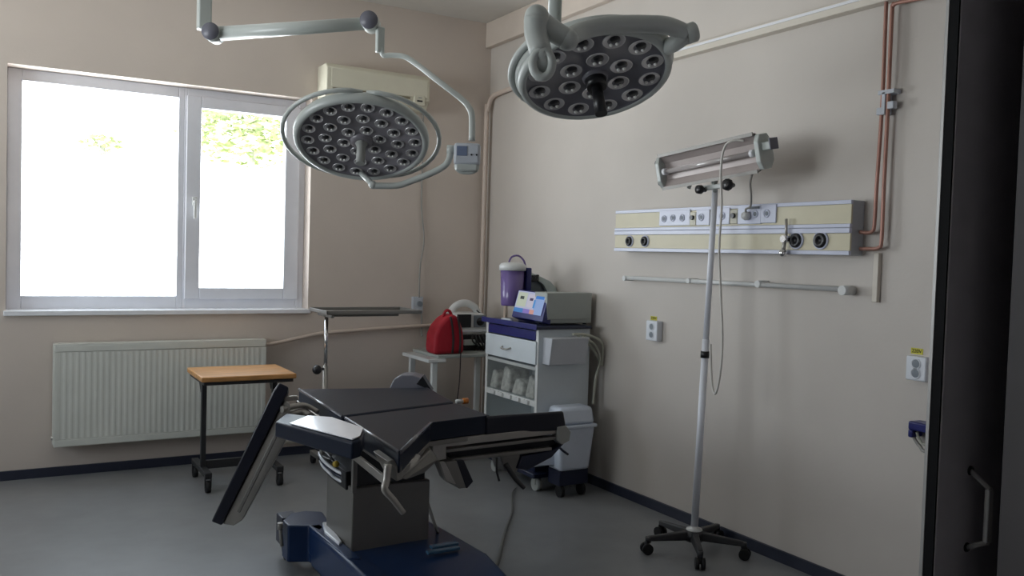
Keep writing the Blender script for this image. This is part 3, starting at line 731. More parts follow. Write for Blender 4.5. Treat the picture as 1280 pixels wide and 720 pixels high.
q = [onX(930, 176, sx_ - .06), onX(915, 176, sx_ - .09), onX(905, 186, sx_ - .10), onX(901, 215, sx_ - .09), onX(902, 260, sx_ - .06), onX(899, 310, sx_ - .05), onX(901, 370, sx_ - .04), onX(903, 420, sx_ - .03), onX(901, 460, sx_ - .03), onX(895, 491, sx_ - .03), onX(890, 480, sx_ - .02), onX(888, 430, sx_ - .02)]
MB().tube(q, .0055, M_whitecord, 8, 6).build('hanging_cord', M_whitecord, S)
pg = pc(578, 360); q = [tr(Lh / 2 - .06, -HH, 0), onX(938, 228, sx_ - .0), onX(939, 245, sx_ + .06), onX(938, 258, PXF - .05), V((PXF - .035, pg.y - .01, pg.z + .03)), V((PXF - .03, pg.y - .01, pg.z + .004))]
MB().tube(q, .005, M_cord, 8, 6).build('mains_cord', M_cord, S)
MB().lathe(V((PXF - .012, pg.y, pg.z)), -X, [(.0, 0), (.02, 0), (.022, .012), (.016, .028), (0, .03)], M_white, 20).build('mains_plug', M_white, S)

# ============================================================ WOOD TOP TROLLEY (left)
zt = .665
cN = onZ(255, 474, zt); cNE = onZ(367, 465, zt); cF = onZ(240, 459, zt); cFE = onZ(345, 452, zt)
tx0, tx1 = cN.x, cNE.x; ty0, ty1 = (cN.y + cNE.y) / 2, min(cF.y, BY - .16)
T = empty('wooden_top_trolley', ((tx0 + tx1) / 2, (ty0 + ty1) / 2, 0)); tag(T, 'low trolley with a brown wooden top and black frame before the radiator', 'trolley')
MB().box((tx0, ty0, zt - .03), (tx1, ty1, zt), M_wood, .006).build('table_top', M_wood, T)
MB().box((tx0 + .015, ty0 + .012, zt - .05), (tx1 - .015, ty1 - .012, zt - .03), M_blackmetal, .003).build('top_frame', M_blackmetal, T)
ym = (ty0 + ty1) / 2
for xx in (tx0 + .05, tx1 - .08):
    MB().box((xx - .014, ym - .05, .1), (xx + .014, ym - .02, zt - .05), M_blackmetal, .003).build('upright', M_blackmetal, T)
    MB().prism([V((xx - .012, ym - .06, zt - .05)), V((xx - .012, ym + .06, zt - .05)), V((xx - .012, ym, zt - .12))], V((.024, 0, 0)), M_blackmetal).build('corner_bracket', M_blackmetal, T)
    MB().box((xx - .02, ty0 + .02, .085), (xx + .02, ty1 - .02, .115), M_blackmetal, .004).build('foot', M_blackmetal, T)
    for yy in (ty0 + .035, ty1 - .035):
        cs = MB(); wc = V((xx, yy, .034)); cs.cyl(wc - X * .013, wc + X * .013, .034, M_rubber, 20); cs.box(wc + V((-.018, -.012, .0)), wc + V((-.014, .012, .055)), M_blackmetal); cs.box(wc + V((.014, -.012, .0)), wc + V((.018, .012, .055)), M_blackmetal); cs.box(wc + V((-.018, -.012, .045)), wc + V((.018, .012, .055)), M_blackmetal)
        cs.build('castor', M_rubber, T)
MB().box((tx0 + .05, ym - .045, .10), (tx1 - .08, ym - .02, .15), M_blackmetal, .003).build('cross_bar', M_blackmetal, T)

# ============================================================ MAYO TABLE (grey tray on one post)
my = 5.35
a = onY(388, 402, my - .0); b = onY(514, 405, my)
Mt = empty('instrument_stand', (onY(407, 450, my).x, my, 0)); tag(Mt, 'grey tray instrument stand on a single chrome post right of the window', 'instrument stand')
zz = 1.005; pA = onZ(416, 411, zz)
tx0m = onY(392, 403, my + .1).x; tx1m = onY(515, 405, my).x
f = MB(); f.box((tx0m, my - .16, zz - .004), (tx1m, my + .2, zz), M_steeld)
for a_, b_ in (((tx0m, my - .16, zz), (tx1m, my - .152, zz + .018)), ((tx0m, my + .192, zz), (tx1m, my + .2, zz + .018)), ((tx0m, my - .16, zz), (tx0m + .008, my + .2, zz + .018)), ((tx1m - .008, my - .16, zz), (tx1m, my + .2, zz + .018))): f.box(a_, b_, M_steeld, .002)
f.build('tray', M_steeld, Mt)
px_ = onY(407, 450, my).x
MB().bar(V((px_, my, zz - .02)), V((tx1m - .1, my, zz - .02)), .02, .02, Z, M_steeld, .003).bar(V((px_, my - .12, zz - .02)), V((px_, my + .15, zz - .02)), .02, .02, Z, M_steeld, .003).build('tray_frame', M_steeld, Mt)
zk = onY(403, 461, my).z
MB().cyl(V((px_, my, zk)), V((px_, my, zz - .02)), .012, M_chrome, 16).build('inner_post', M_chrome, Mt)
MB().cyl(V((px_, my, .05)), V((px_, my, zk + .02)), .017, M_steel, 16).build('outer_post', M_steel, Mt)
kp = V((px_, my, zk)); MB().cyl(kp, kp - V((.06, .03, 0)), .008, M_black, 10).ball(kp - V((.065, .032, 0)), .03, M_black).build('clamp_knob', M_black, Mt)
MB().box((px_ - .03, my - .02, .055), (px_ + .5, my + .02, .085), M_steeld, .004).box((px_ - .03, my - .2, .055), (px_ + .01, my + .2, .085), M_steeld, .004).box((px_ + .46, my - .2, .055), (px_ + .5, my + .2, .085), M_steeld, .004).build('base_frame', M_steeld, Mt)
for xx in (px_ - .01, px_ + .48):
    for yy in (my - .18, my + .18): MB().cyl(V((xx - .012, yy, .028)), V((xx + .012, yy, .028)), .028, M_rubber, 18).build('castor', M_rubber, Mt)

# ============================================================ SIDE TROLLEY WITH BAG AND DEFIBRILLATOR
sy = 5.22
a = onY(535, 449, sy); b = onY(602, 443, sy)
zs = onY(560, 446, sy).z
stx0 = onY(534, 450, sy).x; stx1 = stx0 + .62
G = empty('side_trolley', (stx0 + .3, sy + .2, 0)); tag(G, 'low grey side trolley in the corner carrying the red bag and monitor', 'trolley')
MB().box((stx0 + .08, sy, zs - .01), (stx1, sy + .42, zs + .012), M_greygreen, .004).build('shelf_top', M_greygreen, G)
MB().box((stx0, sy - .02, zs - .035), (stx0 + .13, sy + .42, zs - .01), M_white, .004).build('top_bracket', M_white, G)
for xx, yy in ((stx0 + .06, sy + .02), (stx1 - .04, sy + .02), (stx0 + .06, sy + .38), (stx1 - .04, sy + .38)):
    MB().box((xx - .02, yy - .016, .07), (xx + .02, yy + .016, zs - .035 if xx < stx0 + .1 else zs - .01), M_white, .004).build('leg', M_white, G)
    MB().cyl(V((xx - .012, yy, .035)), V((xx + .012, yy, .035)), .035, M_rubber, 18).build('castor', M_rubber, G)
MB().box((stx0 + .04, sy + .02, .2), (stx1 - .02, sy + .4, .22), M_grey, .004).build('lower_shelf', M_grey, G)
# red bag
bc0 = onY(536, 441, sy + .12); bc1 = onY(573, 441, sy + .12); btop = onY(553, 392, sy + .15)
bag = empty('red_bag', ((bc0.x + bc1.x) / 2, sy + .2, zs + .012)); tag(bag, 'red rounded nylon medical bag with dark straps on the side trolley', 'bag')
bw_ = bc1.x - bc0.x; bh_ = btop.z - zs - .012; f = MB()
cxb = (bc0.x + bc1.x) / 2; n = 10
prof = [(-.5, 0), (-.52, .2), (-.5, .5), (-.38, .72), (-.15, .93), (.12, 1.02), (.32, .92), (.46, .6), (.5, .3), (.5, 0)]
f.prism([V((cxb + p_[0] * bw_, sy + .03, zs + .012 + p_[1] * bh_)) for p_ in prof], V((0, .15, 0)), M_red, .035); f.build('bag_body', M_red, bag)
f = MB()
for k in (-.02, .22):
    pr = [(k - .03, .02), (k - .03, .96 - abs(k) * .1), (k + .07, 1.0), (k + .07, .6), (k + .09, .02)]
    f.tube([V((cxb + (k + .12 * t * (1 - t) * 2 + .1 * t) * bw_ , sy + .024, zs + .02 + bh_ * (1 - t) * .93)) for t in [i / 8 for i in range(9)]], .008, M_strap, 8)
f.build('strap', M_strap, bag)
f = MB(); f.tube([V((cxb - .1 * bw_, sy + .10, zs + bh_ * .98)), V((cxb - .02 * bw_, sy + .10, zs + bh_ * 1.12)), V((cxb + .1 * bw_, sy + .10, zs + bh_ * 1.13)), V((cxb + .2 * bw_, sy + .10, zs + bh_ * 1.0))], .01, M_red, 10, 4); f.build('bag_handle', M_red, bag)
# monitor / defibrillator
dx0 = onY(566, 400, sy + .2).x; dx1 = onY(609, 400, sy + .2).x; dz1 = onY(585, 380, sy + .2).z; dz0 = zs + .012
W_ = dx1 - dx0; H_ = dz1 - dz0
df = empty('defibrillator', ((dx0 + dx1) / 2, sy + .25, dz0)); tag(df, 'white patient monitor with arched handle and dark screen beside the red bag', 'monitor')
def dp(u, v_, y=0): return V((dx0 + u * W_, sy + .2 + y, dz0 + v_ * H_))
MB().prism([dp(0, 0), dp(1, 0), dp(1, .34), dp(0, .34)], V((0, .22, 0)), M_black, .006).build('lower_body', M_black, df)
MB().prism([dp(.02, .34), dp(1.0, .34), dp(1.0, .62), dp(.9, .80), dp(.12, .80), dp(.02, .62)], V((0, .2, 0)), M_white, .01).build('upper_body', M_white, df)
f = MB(); f.tube([dp(.1, .76, .1), dp(.2, .9, .1), dp(.35, .98, .1), (dp(.5, 1.0, .1)), dp(.65, .98, .1), dp(.82, .9, .1), dp(.95, .74, .1)], .026, M_white, 12, 4); f.build('carry_handle', M_white, df)
MB().box(dp(.12, .50, -.008), dp(.52, .78, .004), M_black, .003).build('screen', M_black, df)
f = MB(); f.box(dp(.60, .5, -.006), dp(.95, .76, .004), M_sockhole, .003)
f.lathe(dp(.78, .62, -.006), -Y, [(.028, 0), (.026, .012), (0, .014)], M_black, 16); f.build('control_dial', M_black, df)
MB().box(dp(.05, .40, -.012), dp(.98, .44, .0), M_whitep, .002).build('trim_bar', M_whitep, df)
f = MB(); f.box(dp(.30, .12, -.03), dp(.62, .24, .0), M_lampg, .006); f.box(dp(.7, .1, -.03), dp(.88, .16, .0), M_lampg, .006); f.build('paddle', M_lampg, df)
f = MB()
for i in range(5):
    q = [dp(.55 + .08 * i, .35, -.02), dp(.5 + .12 * i, .22, -.045), dp(.66 + .07 * i, .1, -.05), dp(.6 + .09 * i, .02, -.02)]; f.tube(q, .006, M_black, 8, 4)
f.build('cable', M_black, df)
q = [dp(.8, .85, .06), dp(1.0, .6, -.02), dp(1.05, .3, -.03), dp(.95, .0, -.05), dp(.9, -.3, -.06)]
MB().tube(q, .005, M_black, 8, 5).build('cable', M_black, df)
q = [V((stx0 + .26, sy + .19, zs + .03)), V((stx0 + .25, sy + .02, zs + .02)), V((stx0 + .24, sy - .012, zs)), V((stx0 + .23, sy - .02, zs - .2)), V((stx0 + .2, sy - .02, zs - .4)), V((stx0 + .15, sy - .02, .01))]
MB().tube(q, .004, M_strap, 8, 5).build('cable', M_strap, df)

# ============================================================ WHITE EQUIPMENT CART
cy0 = 4.30; kx = .6345
ccx0 = onY(673, 450, cy0).x; ccx1 = min(onY(737, 430, cy0).x, WX - .02)
ccy1 = onX(608, 430, ccx0).y
ctop = onY(675, 412, cy0).z; cbot = .16
K = empty('equipment_cart', ((ccx0 + ccx1) / 2, (cy0 + ccy1) / 2, 0)); tag(K, 'tall white equipment cart with drawer and navy top near the corner', 'equipment cart')
M_cart = mat('cart_white', (.62, .67, .70), .35)
tk = .018
f = MB()
f.box((ccx0, cy0, cbot), (ccx1, cy0 + tk, ctop), M_cart); f.box((ccx0, ccy1 - tk, cbot), (ccx1, ccy1, ctop), M_cart); f.box((ccx1 - tk, cy0 + tk, cbot), (ccx1, ccy1 - tk, ctop), M_cart)
f.box((ccx0, cy0 + tk, cbot), (ccx1 - tk, ccy1 - tk, cbot + tk), M_cart); f.build('cabinet_body', M_cart, K)
def cf(px, py): return onX(px, py, ccx0)
f = MB(); f.box((ccx0, cy0 + tk, cf(640, 452).z - .012), (ccx1 - tk, ccy1 - tk, cf(640, 452).z), M_cart); zsh = cf(640, 493).z
f.box((ccx0, cy0 + tk, zsh - .014), (ccx1 - tk, ccy1 - tk, zsh), M_cart); f.build('shelf', M_cart, K)
for y0_, y1_, z0_, z1_ in ((cy0, cy0 + .028, cbot, ctop), (ccy1 - .028, ccy1, cbot, ctop), (cy0 + .028, ccy1 - .028, zsh - .034, zsh), (cy0 + .028, ccy1 - .028, cf(640, 452).z - .02, cf(640, 452).z)):
    MB().box((ccx0 - .003, y0_, z0_), (ccx0 + .002, y1_, z1_), M_white, .001).build('front_frame', M_white, K)
# worktop
MB().box((ccx0 - .03, cy0 - .02, ctop), (ccx1, ccy1 + .01, ctop + .018), M_navyd, .004).build('worktop', M_navyd, K)
MB().box((ccx0 - .035, cy0 - .022, ctop - .002), (ccx0 - .03, ccy1 + .012, ctop + .03), M_blue, .002).build('top_rail', M_blue, K)
zb0 = cf(640, 420).z
MB().box((ccx0 - .006, cy0 + .03, zb0), (ccx0 + .004, ccy1 - .03, ctop - .012), M_blue, .003).build('navy_strip', M_blue, K)
dz0_ = cf(640, 449).z
dwr = MB().box((ccx0 - .014, cy0 + .012, dz0_), (ccx0, ccy1 - .012, zb0 - .006), M_cart, .003).build('drawer', M_cart, K)
hy = (cy0 + ccy1) / 2 + .03; hz = (dz0_ + zb0) / 2
MB().tube([V((ccx0 - .014, hy - .05, hz)), V((ccx0 - .034, hy - .04, hz - .008)), V((ccx0 - .038, hy, hz - .012)), V((ccx0 - .034, hy + .04, hz - .008)), V((ccx0 - .014, hy + .05, hz))], .005, M_steel, 10, 3).build('drawer_handle', M_steel, dwr)
MB().box((ccx0 - .004, cy0 + tk + .005, zsh + .004), (ccx0, ccy1 - tk - .005, dz0_ - .015), M_clearbin).build('clear_door', M_clearbin, K)
for i in range(5):
    yy = cy0 + .06 + (ccy1 - cy0 - .12) * (i + .5) / 5
    MB().box((ccx0 - .018, yy - .03, zsh - .03), (ccx0, yy + .03, zsh - .005), M_white, .003).build('bin_latch', M_white, K)
MB().box((ccx0 - .004, cy0 + tk + .005, cbot + .02), (ccx0, ccy1 - tk - .005, zsh - .035), M_clearbin).build('clear_door', M_clearbin, K)
# stored goods seen through the clear doors
for i, (yy, zz_, ww, hh) in enumerate(((cy0 + .12, zsh, .10, .14), (cy0 + .27, zsh, .13, .10), (cy0 + .42, zsh, .11, .16), (cy0 + .57, zsh, .09, .12))):
    o = MB().prism([V((ccx0 + .015, yy - ww / 2, zz_ + .001)), V((ccx0 + .015, yy + ww / 2, zz_ + .001)), V((ccx0 + .03, yy + ww * .3, zz_ + hh)), V((ccx0 + .03, yy - ww * .4, zz_ + hh * .8))], V((.15, 0, 0)), M_tank, .015).build('supply_pack', M_tank)
    tag(o, ['pale supply pack behind the clear cart door nearest the wall side', 'low supply pack second from the right behind the clear cart door', 'tallest supply pack behind the clear cart door', 'supply pack at the left end behind the clear cart door'][i], 'pack', 'packs inside the equipment cart')
MB().box((ccx0 - .005, cy0 + .01, .085), (ccx1 - .03, ccy1 - .02, .115), M_navyd, .006).build('base_plate', M_navyd, K)
MB().box((ccx0 + .03, cy0 + .05, .115), (ccx1 - .05, ccy1 - .05, cbot), M_navyd).build('plinth', M_navyd, K)
for xx in (ccx0 + .05, ccx1 - .08):
    for yy in (cy0 + .06, ccy1 - .08):
        cs = MB(); wc = V((xx, yy, .04)); cs.cyl(wc - X * .014, wc + X * .014, .04, M_grey, 20); cs.box(wc + V((-.02, -.015, .0)), wc + V((-.015, .015, .05)), M_grey); cs.box(wc + V((.015, -.015, .0)), wc + V((.02, .015, .05)), M_grey); cs.box(wc + V((-.02, -.015, .04)), wc + V((.02, .015, .05)), M_grey)
        cs.build('castor', M_grey, K)
# side box on the cart
a = onY(688, 423, cy0 - .08); b = onY(733, 455, cy0 - .08)
sb = MB(); sb.prism([V((a.x, cy0, b.z)), V((a.x, cy0 - .075, b.z)), V((a.x, cy0 - .10, a.z)), V((a.x, cy0, a.z))], V((b.x - a.x, 0, 0)), mat('side_box_white', (.50, .52, .56), .4), .004).build('side_box', None, K)
# white bin
by_ = cy0 - .1
a = onY(692, 512, by_); b = onY(733, 583, by_)
bn = empty('waste_bin', ((a.x + b.x) / 2, by_, 0)); tag(bn, 'white plastic waste bin with rounded lid standing beside the equipment cart', 'waste bin')
bx0, bx1 = a.x, min(b.x, WX - .03); bz1 = onY(712, 507, by_).z; bz0 = b.z
zl = onY(712, 530, by_).z
M_bin = mat('bin_white', (.62, .68, .78), .35)
MB().hexa([V((bx0 + .02, by_ - .06, bz0)), V((bx1 - .02, by_ - .06, bz0)), V((bx1 - .02, by_ + .08, bz0)), V((bx0 + .02, by_ + .08, bz0)), V((bx0, by_ - .08, zl)), V((bx1, by_ - .08, zl)), V((bx1, by_ + .09, zl)), V((bx0, by_ + .09, zl))], M_bin, .018).build('bin_body', M_bin, bn)
MB().box((bx0 - .006, by_ - .088, zl - .012), (bx1 + .008, by_ + .095, zl + .008), M_bin, .006).build('bin_rim', M_bin, bn)
MB().hexa([V((bx0, by_ - .08, zl + .008)), V((bx1, by_ - .08, zl + .008)), V((bx1, by_ + .09, zl + .008)), V((bx0, by_ + .09, zl + .008)), V((bx0 + .01, by_ - .06, bz1)), V((bx1 - .01, by_ - .06, bz1)), V((bx1 - .01, by_ + .07, bz1)), V((bx0 + .01, by_ + .07, bz1))], M_bin, .022).build('bin_lid', M_bin, bn)
MB().box((bx0 + .02, by_ - .05, .07), (bx1 - .02, by_ + .07, bz0 + .005), M_navyd, .006).build('bin_base', M_navyd, bn)
for xx in (bx0 + .05, bx1 - .05): MB().cyl(V((xx - .012, by_ - .02, .035)), V((xx + .012, by_ - .02, .035)), .035, M_rubber, 16).build('castor', M_grey, bn)
q = [onY(697, 557, by_ - .1), onY(703, 563, by_ - .11), onY(710, 568, by_ - .11)]
MB().tube(q, .007, M_navyd, 10).build('pedal_lever', M_navyd, bn)
# white splash tray
a = onY(664, 583, by_ + .03)
o = MB().prism([onY(668, 582, by_), onY(700, 582, by_), onY(688, 560, by_)], V((0, .08, 0)), M_bin, .006).build('folded_cloth', M_bin); tag(o, 'small white wedge of folded cloth left of the waste bin', 'cloth')
MB_ = None
# hoses
for i, pts in enumerate(([(716, 418), (735, 419), (752, 428), (760, 445), (757, 456), (748, 449), (738, 432), (722, 420)], [(728, 420), (744, 432), (750, 450), (745, 470), (743, 488), (741, 505)])):
    q = [onY(px, py, cy0 - .05 + .004 * k_) for k_, (px, py) in enumerate(pts)]
    q = [V((min(v_.x, WX - .02), v_.y, v_.z)) for v_ in q]
    o = MB().tube(q, .008, M_hose, 10, 6).build('plastic_hose', M_hose); tag(o, ['pale hose looped out of the box on the cart side', 'pale hose hanging straight down beside the cart side'][i], 'hose')
# --- things on the cart
zt_ = ctop + .018
# grey case
gx = ccx0 + .12
a = onY(683, 403, cy0 + .06); b = onY(739, 405, cy0 + .06); t_ = onY(690, 366, cy0 + .06)
gx0_, gx1_ = a.x, min(b.x, WX - .03); gz1_ = t_.z
gc = empty('grey_generator', ((gx0_ + gx1_) / 2, cy0 + .2, zt_)); tag(gc, 'plain grey generator box on the right of the cart top', 'medical device')
MB().box((gx0_, cy0 + .06, zt_ + .01), (gx1_, cy0 + .20, gz1_), M_greygreen, .005).build('case', M_greygreen, gc)
MB().box((gx0_ + .005, cy0 + .055, zt_ + .035), (gx1_ - .02, cy0 + .062, zt_ + .04), M_grey).build('groove', M_grey, gc)
for xx in (gx0_ + .03, gx1_ - .03):
    for yy in (cy0 + .09, cy0 + .17): MB().cyl(V((xx, yy, zt_)), V((xx, yy, zt_ + .012)), .012, M_black, 12).build('foot', M_black, gc)
# touch screen
ts = empty('touch_terminal', onX(662, 400, ccx0 + .05)); tag(ts, 'dark blue terminal with a bright colour screen on the cart', 'screen')
syc = cy0 + .22
def tq(px, py, dx=0): return onX(px, py, ccx0 + .06 + dx)
c00 = tq(642, 389); c10 = tq(676, 395); c11 = tq(682, 368, .035); c01 = tq(649, 363, .035)
nrm = (c10 - c00).cross(c01 - c00).normalized()
if nrm.x > 0: nrm = -nrm
ub = (c10 - c00); vb = (c01 - c00)
q0 = [c00 - ub * .05 - vb * .25, c10 + ub * .08 - vb * .25, c11 + ub * .08 + vb * .04, c01 - ub * .05 + vb * .04]
lowz = zt_ + .002
for v_ in q0[:2]: v_.z = max(v_.z, lowz)
bk = [v_ - nrm * .004 for v_ in q0]; b2_ = [bk[0] + X * .06, bk[1] + X * .06, bk[2] + X * .03, bk[3] + X * .03]
for v_ in b2_[:2]: v_.z = lowz
for v_ in b2_: v_.x = min(v_.x, gx0_ + .0) if False else v_.x
MB().prism(bk, None, M_blue, .004, top=b2_).build('terminal_body', M_blue, ts)
scr = MB(); cols = []
rects = [(0, 0, 1, 1, (.62, .66, .90)), (.03, .28, .38, .94, (.70, .78, .62)), (.42, .28, .66, .9, (.75, .72, .86)), (.68, .0, 1, .93, (.35, .52, .92)), (0, 0, .34, .2, (.06, .28, .72)), (.34, .0, .58, .2, (.32, .24, .72)), (.58, 0, .74, .2, (.85, .42, .35)), (.7, .72, .98, 1, (.03, .25, .80)), (.14, .62, .28, .76, (.03, .05, .04)), (.5, .6, .62, .72, (.06, .04, .12)), (.66, .28, .72, .66, (.05, .35, .85))]
off_ = 0
mesh_f = []
for u0, v0, u1, v1, col_ in rects:
    off_ += .0004
    P_ = lambda u, v: c00 + ub * u + (vb) * v + nrm * (.001 + off_)
    scr._add([P_(u0, v0), P_(u1, v0), P_(u1, v1), P_(u0, v1)], [(0, 1, 2, 3)], M_screen); cols.append(col_)
so = scr.build('screen', M_screen, ts)
ca = so.data.color_attributes.new('tint', 'FLOAT_COLOR', 'CORNER')
for pi_, pl in enumerate(so.data.polygons):
    for li in pl.loop_indices: ca.data[li].color = (*cols[pi_], 1)
MB().tube([V((ccx0 + .0, syc + .1, zt_ + .010)), V((ccx0 + .0, syc + .22, zt_ + .010))], .009, M_ventgl, 10).build('stylus', M_ventgl, ts)
# purple canister on an arm
cyp = ccy1 - .12
cc = onY(640, 360, cyp); top_ = onY(640, 338, cyp); bot_ = onY(640, 382, cyp)
su = empty('suction_unit', (cc.x, cyp, zt_)); tag(su, 'purple suction canister with white lid held above the cart', 'suction unit')
rc = 15 / F * (cc - EYE).dot(CW)
MB().lathe(V((cc.x, cyp, bot_.z)), Z, [(0, 0), (rc * .86, 0), (rc * .9, .01), (rc, top_.z - bot_.z), (0, top_.z - bot_.z)], M_purple, 28).build('canister', M_purple, su)
MB().lathe(V((cc.x, cyp, top_.z)), Z, [(0, 0), (rc * 1.13, 0), (rc * 1.13, .03), (rc * .95, .045), (rc * .5, .052), (0, .052)], M_white, 28).build('lid', M_white, su)
q = [V((cc.x - .03, cyp, top_.z + .045)), V((cc.x - .01, cyp, top_.z + .085)), V((cc.x + .04, cyp, top_.z + .095)), V((cc.x + .085, cyp, top_.z + .06)), V((cc.x + .1, cyp, top_.z - .0))]
MB().tube(q, .006, M_purple, 10, 4).build('hose', M_purple, su)
M_teal = mat('teal_grey_arm', (.50, .57, .55), .4)
# upright housing with an overhanging arm
def sp(px, py): return onY(px, py, cyp - .02)
arm = [sp(655, 339), sp(664, 341), sp(676, 346), sp(688, 352), sp(695, 360), sp(697, 369), sp(697, 398), sp(684, 398), sp(684, 364), sp(680, 356), sp(672, 350), sp(657, 347)]
f = MB(); f.prism(arm, V((0, .09, 0)), M_teal); f.build('overhead_arm', M_teal, su)
pl_ = [sp(657, 347), sp(672, 350), sp(680, 356), sp(684, 364), sp(684, 399), sp(657, 399)]
f = MB(); f.prism([v_ + Y * .03 for v_ in pl_], V((0, .05, 0)), mat('unit_back', (.15, .18, .20), .4)); f.build('back_panel', None, su)
MB().box(sp(655, 343), sp(674, 352) + Y * .04, M_black, .004).build('arm_slot', M_black, su)
MB().box(V((cc.x + rc, cyp - .05, bot_.z)), V((cc.x + rc + .04, cyp + .05, top_.z + .02)), M_blue, .008).box(V((cc.x + rc + .005, cyp - .05, zt_)), V((cc.x + rc + .06, cyp + .05, bot_.z + .02)), M_blue, .006).build('canister_bracket', M_blue, su)

# ============================================================ OPERATING TABLE
ZT = .73                        # top of the pads
OT = empty('operating_table', (1.42, 3.45, 0)); tag(OT, 'black padded operating table on a steel column and navy blue wheeled base', 'operating table')
def oz(px, py, z=ZT): return onZ(px, py, z)
# pads
PT = .075
pad1 = [oz(373, 486), oz(427, 520), oz(568, 502), oz(536, 484)]
pad2 = [oz(431, 521.5), oz(498, 564), oz(500, 564), oz(538, 528), oz(612, 519), oz(570, 504)]
def flat(pts, z=ZT): return [V((p.x, p.y, z)) for p in pts]
def mkpad(nm, pts, th=PT, parent=OT, m=M_vinyl): return MB().prism(pts, V((0, 0, -th)), m, .013).build(nm, m, parent)
back = mkpad('back_pad', flat(pad1)); seat = mkpad('seat_pad', flat(pad2))
M_edge_glint = mat('vinyl_edge_glint', (.10, .10, .12), .22, spec=.8)  # paler glossy strips painting the window glint along the pad edges
def glint_line(pts, par, r=.0075): MB().tube([V((p.x + .004, p.y, ZT - .004)) for p in pts], r, M_edge_glint, 10).build('edge_glint', M_edge_glint, par)
glint_line([pad1[0], pad1[1]], back); glint_line([pad2[0], pad2[1]], seat); glint_line([pad2[2] + Y * .004, pad2[3] + Y * .004], seat)
for nm, pts in (('back_plate', pad1), ('seat_plate', pad2)):
    c_ = sum((V(p) for p in pts), V()) / len(pts)
    MB().prism([V((c_.x + (p.x - c_.x) * .93, c_.y + (p.y - c_.y) * .95, ZT - PT - .002)) for p in pts], V((0, 0, -.02)), M_steeld, .003).build(nm, M_steeld, OT)
# table side rails (left)
xr = pad1[1].x
l0 = oz(373, 486); l1 = oz(498, 563)
MB().bar(V((l0.x + .02, l0.y - .06, ZT - .125)), V((l1.x - .005, l1.y + .1, ZT - .125)), .012, .03, Z, M_steel, .002).build('side_rail', M_steel, OT)
# under frame (dark mechanics)
MB().box((1.24, 3.36, .52), (1.52, 3.95, ZT - .10), M_blackmetal, .02).build('under_frame', M_blackmetal, OT)
# headrest at the far end
hf = V((pad1[3].x - .02, pad1[3].y, ZT))
hq = [PD(486, 487, 4.4), PD(492, 474, 4.4), PD(502, 469, 4.4), PD(516, 469, 4.4), PD(528, 473, 4.4), PD(534, 487, 4.4)]
f = MB(); f.prism(hq, CW * .16, mat('headrest_grey', (.17, .17, .20), .4), .006); f.build('head_rest', None, OT)
f = MB(); f.prism([PD(528, 470, 4.38), PD(520, 480, 4.38), PD(540, 489, 4.38)], CW * .1, M_black, .003); f.build('head_rest_end', M_black, OT)
MB().tube([PD(510, 482, 4.45), V((1.6, 4.1, ZT - .09))], .02, M_steeld, 12).build('head_bar', M_steeld, OT)
# white and orange stopper at the gap
a = oz(570, 502, ZT - .01)
MB().cyl(a, a + X * .035, .010, M_white, 12).cyl(a + X * .035, a + X * .06, .014, M_orange, 12).build('gap_stopper', M_orange, OT)

# right leg section
ay0 = onZ(538, 528, ZT); d_r = onZ(705, 513.5, ZT)
Rs = V((onZ(608, 520, ZT).x, onZ(608, 520, ZT).y, ZT)); Re = V((d_r.x, d_r.y, ZT))
ud = (Re - Rs).normalized(); nd = V((-ud.y, ud.x, 0)); tilt = math.radians(13)
wd = (nd * math.cos(tilt) - Z * math.sin(tilt)); tn = wd.cross(ud); tn = tn if tn.z > 0 else -tn
f = MB(); q = [Rs, Re, Re + wd * .22, Rs + wd * .22]
# the near end of this pad is slanted a little
q2 = [p_ - Z * .085 for p_ in q]; q2[1] = q2[1] + ud * .02; q2[2] = q2[2] + ud * .02
f.prism(q, None, M_vinyl2, .010, top=q2); rleg = f.build('leg_pad', M_vinyl2, OT)
def rp(px, py, dy=0): return onY(px, py, (Rs.y + Re.y) / 2 + dy)
# frame rails below
def railY(p, q, w, t, m, nm, par=OT): return MB().bar(p, q, w, t, Z, m, .003).build(nm, m, par)
f = MB(); f.prism([rp(540, 552), rp(706, 532), rp(708, 541), rp(556, 559), rp(541, 560)], V((0, .03, 0)), M_steel, .003); f.build('leg_frame', M_steel, OT)
f = MB(); f.prism([rp(541, 552, -.012), rp(558, 550, -.012), rp(558, 574, -.012), rp(544, 577, -.012), rp(541, 570, -.012)], V((0, .05, 0)), M_steel, .004); f.build('frame_end', M_steel, OT)
f = MB(); f.prism([rp(558, 562), rp(700, 545), rp(700, 549), rp(558, 566)], V((0, .03, 0)), M_steeld, .002); f.build('leg_rail', M_steeld, OT)
f = MB(); f.prism([rp(560, 564, .06), rp(700, 547, .06), rp(700, 560, .06), rp(560, 577, .06)], V((0, .12, 0)), M_black, .004); f.build('leg_underside', M_black, OT)
f = MB(); f.prism([rp(566, 574), rp(690, 559), rp(690, 563), rp(566, 578)], V((0, .025, 0)), M_steeld, .002); f.build('leg_rail', M_steeld, OT)
f = MB(); f.prism([rp(697, 534, -.012), rp(708, 532, -.012), rp(714, 540, -.012), rp(712, 551, -.012), rp(703, 556, -.012), rp(697, 551, -.012)], V((0, .05, 0)), M_grey, .004); f.build('frame_end', M_grey, OT)
f = MB(); f.prism([rp(690, 563, .02), rp(708, 552, .02), rp(690, 572, .02), rp(660, 588, .02), rp(646, 586, .02), rp(652, 570, .02)], V((0, .14, 0)), M_navyd, .006); f.build('hinge_cover', M_navyd, OT)
f = MB(); f.prism([rp(625, 570, .03), rp(650, 567, .03), rp(653, 578, .03), rp(645, 592, .03), rp(632, 590, .03)], V((0, .1, 0)), M_steeld, .006); f.build('hinge_block', M_steeld, OT)
